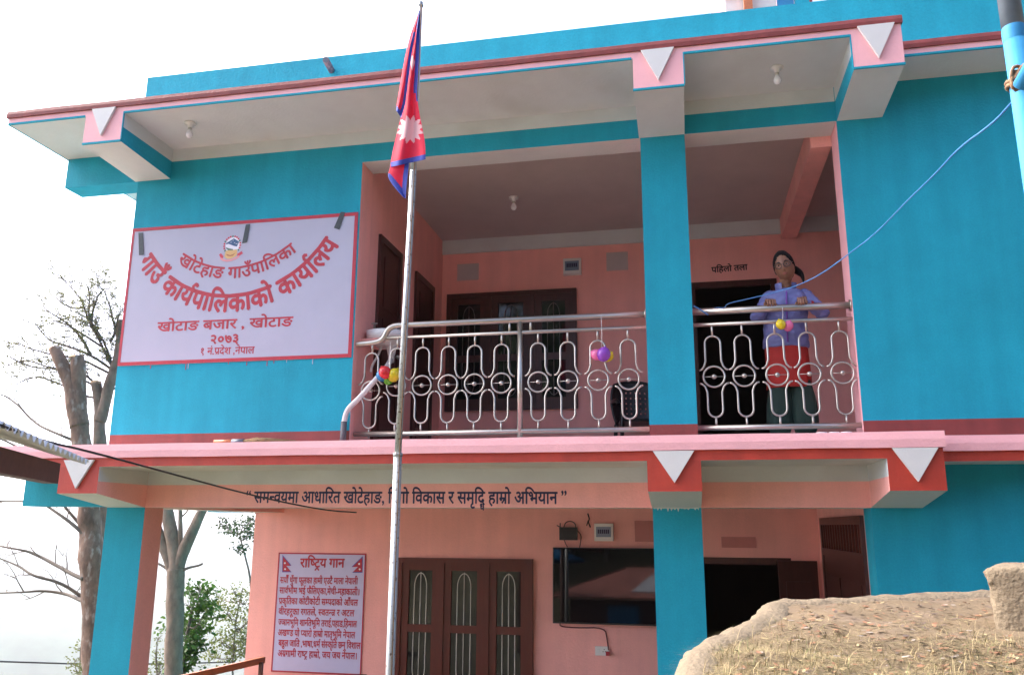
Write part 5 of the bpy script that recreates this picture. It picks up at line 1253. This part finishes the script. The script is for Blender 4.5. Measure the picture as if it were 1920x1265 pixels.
# head frame: turned and tilted
HC = Vector((WX+0.008, 0.262, 1.505))
HR = Matrix.Rotation(radians(-15), 3, 'Z') @ Matrix.Rotation(radians(-10), 3, 'Y') @ Matrix.Rotation(radians(9), 3, 'X')
def hp(x, y, z): return HC+HR @ Vector((x, y, z))          # local: -y is the face
def gauss(x, z, x0, z0, sx, sz): return exp(-((x-x0)/sx)**2-((z-z0)/sz)**2)
def headshape(d, q):
    x, y, z = q
    if z < 0:
        f = 1+z*1.25+0.13*exp(-((z+.085)/.045)**2); x *= max(f, .6); y = y*(1+z*0.5) if y < 0 else y*(1+z*2.0); z *= 0.93
    if y < 0:
        y -= 0.020*gauss(x, z, 0, -0.028, .014, .022)+0.008*gauss(x, z, 0, 0.0, .010, .03)          # nose
        y += 0.010*(gauss(x, z, -.032, .008, .018, .013)+gauss(x, z, .032, .008, .018, .013))        # sockets
        y -= 0.006*gauss(x, z, 0, -.066, .022, .012); y -= 0.008*gauss(x, z, 0, -.103, .024, .016)   # lips, chin
        y -= 0.004*(gauss(x, z, -.045, -.03, .02, .02)+gauss(x, z, .045, -.03, .02, .02))            # cheeks
    return HR @ Vector((x, y, z))
b = MB()
b.ball(HC, (0.083, 0.098, 0.134), M_SKIN, 48, 40, headshape)
for s_ in (-1, 1): b.ball(hp(s_*0.080, 0.012, -0.008), (0.010, 0.018, 0.030), M_SKIN, 10, 8)
chain(b, [hp(0, 0.015, -.07), (WX+0.012, .315, 1.375), (WX+.018, .335, 1.315)], [0.052, 0.050, 0.060], M_SKIN)
loft(b, [(WX-.005, .36, .84, .145, .10), (WX, .36, .95, .135, .095), (WX+.005, .35, 1.06, .125, .085), (WX+.015, .335, 1.2, .13, .085), (WX+.02, .335, 1.25, .11, .07), (WX+.02, .335, 1.315, .05, .05)], M_SKIN)
SHL, SHR = Vector((WX-.120, .33, 1.258)), Vector((WX+.165, .33, 1.262))
ELL, ELR = Vector((WX-.245, .29, 1.075)), Vector((WX+.295, .28, 1.085))
WRL, WRR = Vector((WX-.165, .150, 1.155)), Vector((WX+.125, .150, 1.157))
chain(b, [SHL, ELL, WRL], [.034, .032, .026], M_SKIN); chain(b, [SHR, ELR, WRR], [.034, .032, .026], M_SKIN)
for wr, s_ in ((WRL, 1), (WRR, -1)):
    kx = wr.x+s_*0.030; b.obox((wr.x+s_*.014, .115, 1.160), (.034, -s_*.004, 0), (s_*.006, .034, -.004), (0, 0, .0125), M_SKIN)
    b.ball((wr.x+s_*.006, .135, 1.158), (.028, .026, .020), M_SKIN, 12, 8)
    for k in range(4):
        fx = wr.x+s_*0.018+(k-1.5)*0.0205; ln = (0.95, 1.05, 1.0, 0.82)[k]
        chain(b, [(fx, .095, 1.162), (fx+s_*.002, .068, 1.168-.002*k*s_), (fx+s_*.004, .065-.034*ln, 1.150), (fx+s_*.005, .062-.038*ln, 1.116), (fx+s_*.004, .068-.034*ln, 1.099)], [.0092, .0090, .0082, .0076, .0066], M_SKIN, 8)
    chain(b, [(wr.x+s_*.040, .125, 1.142), (wr.x+s_*.062, .098, 1.134), (wr.x+s_*.068, .078, 1.122), (wr.x+s_*.064, .066, 1.114)], [.011, .0098, .0088, .0072], M_SKIN, 8)
for s_ in (-1, 1):
    chain(b, [(WX-.005+s_*.085, .36, .86), (WX+s_*.085, .355, .48), (WX+s_*.09, .37, .09)], [.082, .056, .036], M_SKIN)
    chain(b, [(WX+s_*.09, .38, .05), (WX+s_*.10, .30, .035), (WX+s_*.105, .23, .028)], [.038, .034, .026], M_SKIN)
body = b.build('body', PER, (WX, .36, 0)); fuse(body, 0.0042, 3)
# face details
for s_ in (-1, 1):
    b = MB(); c = hp(s_*.033, -.082, .008); b.ball(c, (.0125, .0075, .0052), M_EYE, 12, 8); e_ = b.build('eye', PER, tuple(c))
    b = MB(); c = hp(s_*.033-.002, -.0898, .007); b.ball(c, (.0056, .0022, .0050), M_IRIS, 10, 8); b.build('iris', e_, tuple(c))
    b = MB(); b.tube([hp(s_*x, y, z) for x, y, z in ((.015, -.092, .029), (.030, -.090, .037), (.049, -.077, .032))], [.003, .0034, .002], M_HAIR, 6); b.build('eyebrow', PER, tuple(hp(s_*.03, -.08, .03)))
b = MB(); b.tube([hp(x, y, z) for x, y, z in ((-.024, -.085, -.070), (-.010, -.0935, -.0665), (0, -.095, -.0675), (.010, -.0935, -.0665), (.024, -.085, -.070))], [.002, .0046, .005, .0046, .002], M_LIP, 8)
b.tube([hp(x, y, z) for x, y, z in ((-.020, -.086, -.0735), (0, -.0935, -.077), (.020, -.086, -.0735))], [.002, .005, .002], M_LIP, 8); b.build('lips', PER, tuple(hp(0, -.09, -.07)))
b = MB()
for s_ in (-1, 1):
    b.tube([hp(s_*.036+.0275*cos(t), -.105+.010*abs(s_*.036+.0275*cos(t))/.06, .004+.0245*sin(t)) for t in [2*pi*i/22 for i in range(22)]], .0030, M_GFR, 6, closed=True)
    b.tube([hp(s_*.063, -.094, .012), hp(s_*.081, -.06, .014), hp(s_*.086, .01, .010)], .002, M_GFR, 6)
b.tube([hp(-.010, -.1035, .008), hp(0, -.106, .012), hp(.010, -.1035, .008)], .002, M_GFR, 6); b.build('glasses', PER, tuple(hp(0, -.1, 0)))
# hair, drawn back into a tail on her left shoulder
def hairshape(d, q):
    x, y, z = q
    hl = 0.090-15*x*x+0.004*noise.noise((x*60, 1, 2))
    front = y < -0.012 and z < hl+0.01
    if front or (z < -.055 and y < .05): return HR @ Vector((x*.80, y*.78, z*.80))
    f = 1+0.03*noise.noise((x*30, y*30, z*12)); return HR @ Vector((x*f, y*f, z*f+.004))
b = MB(); b.ball(HC, (0.0905, 0.107, 0.142), M_HAIR, 44, 34, hairshape)
b.ball(hp(.02, .105, .01), (.034, .03, .036), M_HAIR, 14, 10)
pt_ = chaikin([hp(.02, .115, .02), hp(.05, .135, -.01), hp(.095, .11, -.06), hp(.12, .07, -.11), hp(.115, .05, -.17)], 3)
b.tube(pt_, [.020+.014*sin(pi*min(1, 1.5*i/len(pt_))) if i < .66*len(pt_) else max(.004, .020*(1-(i/len(pt_)-.66)/.36)) for i in range(len(pt_))], M_HAIR, 10)
b.build('hair', PER, tuple(HC))
# jacket
b = MB()
loft(b, [(WX-.012, .36, .800, .186, .125), (WX-.012, .36, .815, .190, .130), (WX-.01, .355, .90, .186, .132), (WX-.005, .35, 1.0, .182, .130), (WX+.005, .335, 1.1, .186, .128), (WX+.015, .33, 1.2, .182, .118), (WX+.02, .33, 1.26, .165, .104), (WX+.02, .33, 1.300, .125, .088), (WX+.018, .335, 1.322, .085, .06)], M_JACK)
for sh, el, wr in ((SHL, ELL, WRL), (SHR, ELR, WRR)):
    mid = (sh+el)/2; cu = wr+(el-wr)*.30; c2 = el+(wr-el)*.35
    chain(b, [sh, mid+Vector((0, .005, 0)), el, c2, cu], [.060, .060, .060, .053, .043], M_JACK, 14)
jk = b.build('jacket', PER, (WX, .35, 1.1)); fuse(jk, 0.007, 5)
for v in jk.data.vertices:
    c = v.co; n_ = noise.noise((c.x*9, c.y*9, c.z*15))*.012+noise.noise((c.x*20, c.y*20, c.z*38))*.007; v.co = c+v.normal*n_
b = MB()
st = len(b.v); N = 26
for (rx, ry, z, dz) in ((.086, .076, 1.305, 0), (.089, .080, 1.335, .0), (.092, .083, 1.372, -.012), (.085, .076, 1.374, -.012), (.078, .070, 1.33, 0)):
    for j in range(N+1):
        a = -pi/2+0.50+(2*pi-1.0)*j/N; b.v.append((WX+.017+rx*cos(a), .322+ry*sin(a), z+dz*(0.4-0.6*sin(a))))
for i in range(4):
    for j in range(N): a = st+i*(N+1)+j; b.face((a, a+1, a+N+2, a+N+1), M_JACK, True)
b.build('collar', PER, (WX, .32, 1.36))
b = MB(); b.tube([(WX+.012, .250, 1.300), (WX+.006, .219, 1.25), (WX+.0, .200, 1.2), (WX-.004, .200, 1.1), (WX-.01, .212, .98), (WX-.012, .224, .83)], .0065, M_ZIP, 6); b.build('zip', jk, (WX, .2, 1.1))
for wr, el in ((WRL, ELL), (WRR, ELR)):
    cu = wr+(el-wr)*.26; b = MB(); b.tube([cu, cu+(el-wr)*.10], [.041, .046], M_TUN, 14); b.build('inner_cuff', PER, tuple(cu))
# tunic and trousers
def skirt(b, secs, m, N=40, fold=0.0):
    st = len(b.v)
    for k, (cx, cy, z, rx, ry) in enumerate(secs):
        for j in range(N):
            a = 2*pi*j/N; w = 1+fold*k*sin(a*7+k*.4); b.v.append((cx+rx*cos(a)*w, cy+ry*sin(a)*w, z))
    for k in range(len(secs)-1):
        for j in range(N): j2 = (j+1) % N; b.face((st+k*N+j, st+k*N+j2, st+(k+1)*N+j2, st+(k+1)*N+j), m, True)
b = MB(); skirt(b, [(WX-.01, .36, .90, .165, .112), (WX-.01, .36, .80, .178, .122), (WX-.008, .36, .68, .180, .128), (WX-.005, .358, .55, .182, .132), (WX-.015, .357, .455, .184, .134), (WX-.015, .357, .45, .178, .128), (WX-.01, .36, .7, .17, .12)], M_TUN, 40, 0.008); b.build('tunic', PER, (WX, .36, .65))
b = MB()
for s_ in (-1, 1):
    loft(b, [(WX+s_*.10, .37, .07, .075, .085), (WX+s_*.105, .365, .16, .105, .11), (WX+s_*.10, .36, .32, .104, .112), (WX+s_*.088, .36, .46, .088, .108), (WX+s_*.07, .36, .58, .080, .102), (WX+s_*.065, .36, .82, .075, .095)], M_TROU)
tr_ = b.build('trousers', PER, (WX, .36, .4)); fuse(tr_, 0.009, 4)
for v in tr_.data.vertices: v.co = v.co+v.normal*(noise.noise((v.co.x*14, v.co.y*14, v.co.z*3))*.010)

# ------------------------------------------------------------------ air
hz = mat('valley_haze', (1, 1, 1)); n = hz.node_tree; n.nodes.clear()
pv = n.nodes.new('ShaderNodeVolumePrincipled'); pv.inputs['Color'].default_value = (0.93, 0.96, 1.0, 1); pv.inputs['Density'].default_value = 0.00014; pv.inputs['Anisotropy'].default_value = 0.0
on_ = n.nodes.new('ShaderNodeOutputMaterial'); n.links.new(pv.outputs[0], on_.inputs['Volume'])
b = MB(); b.box(-9000, 9000, -9000, 9000, -640, 75, hz); tag(b.build('haze', None, (0, 0, -640)), None, None, kind='stuff')
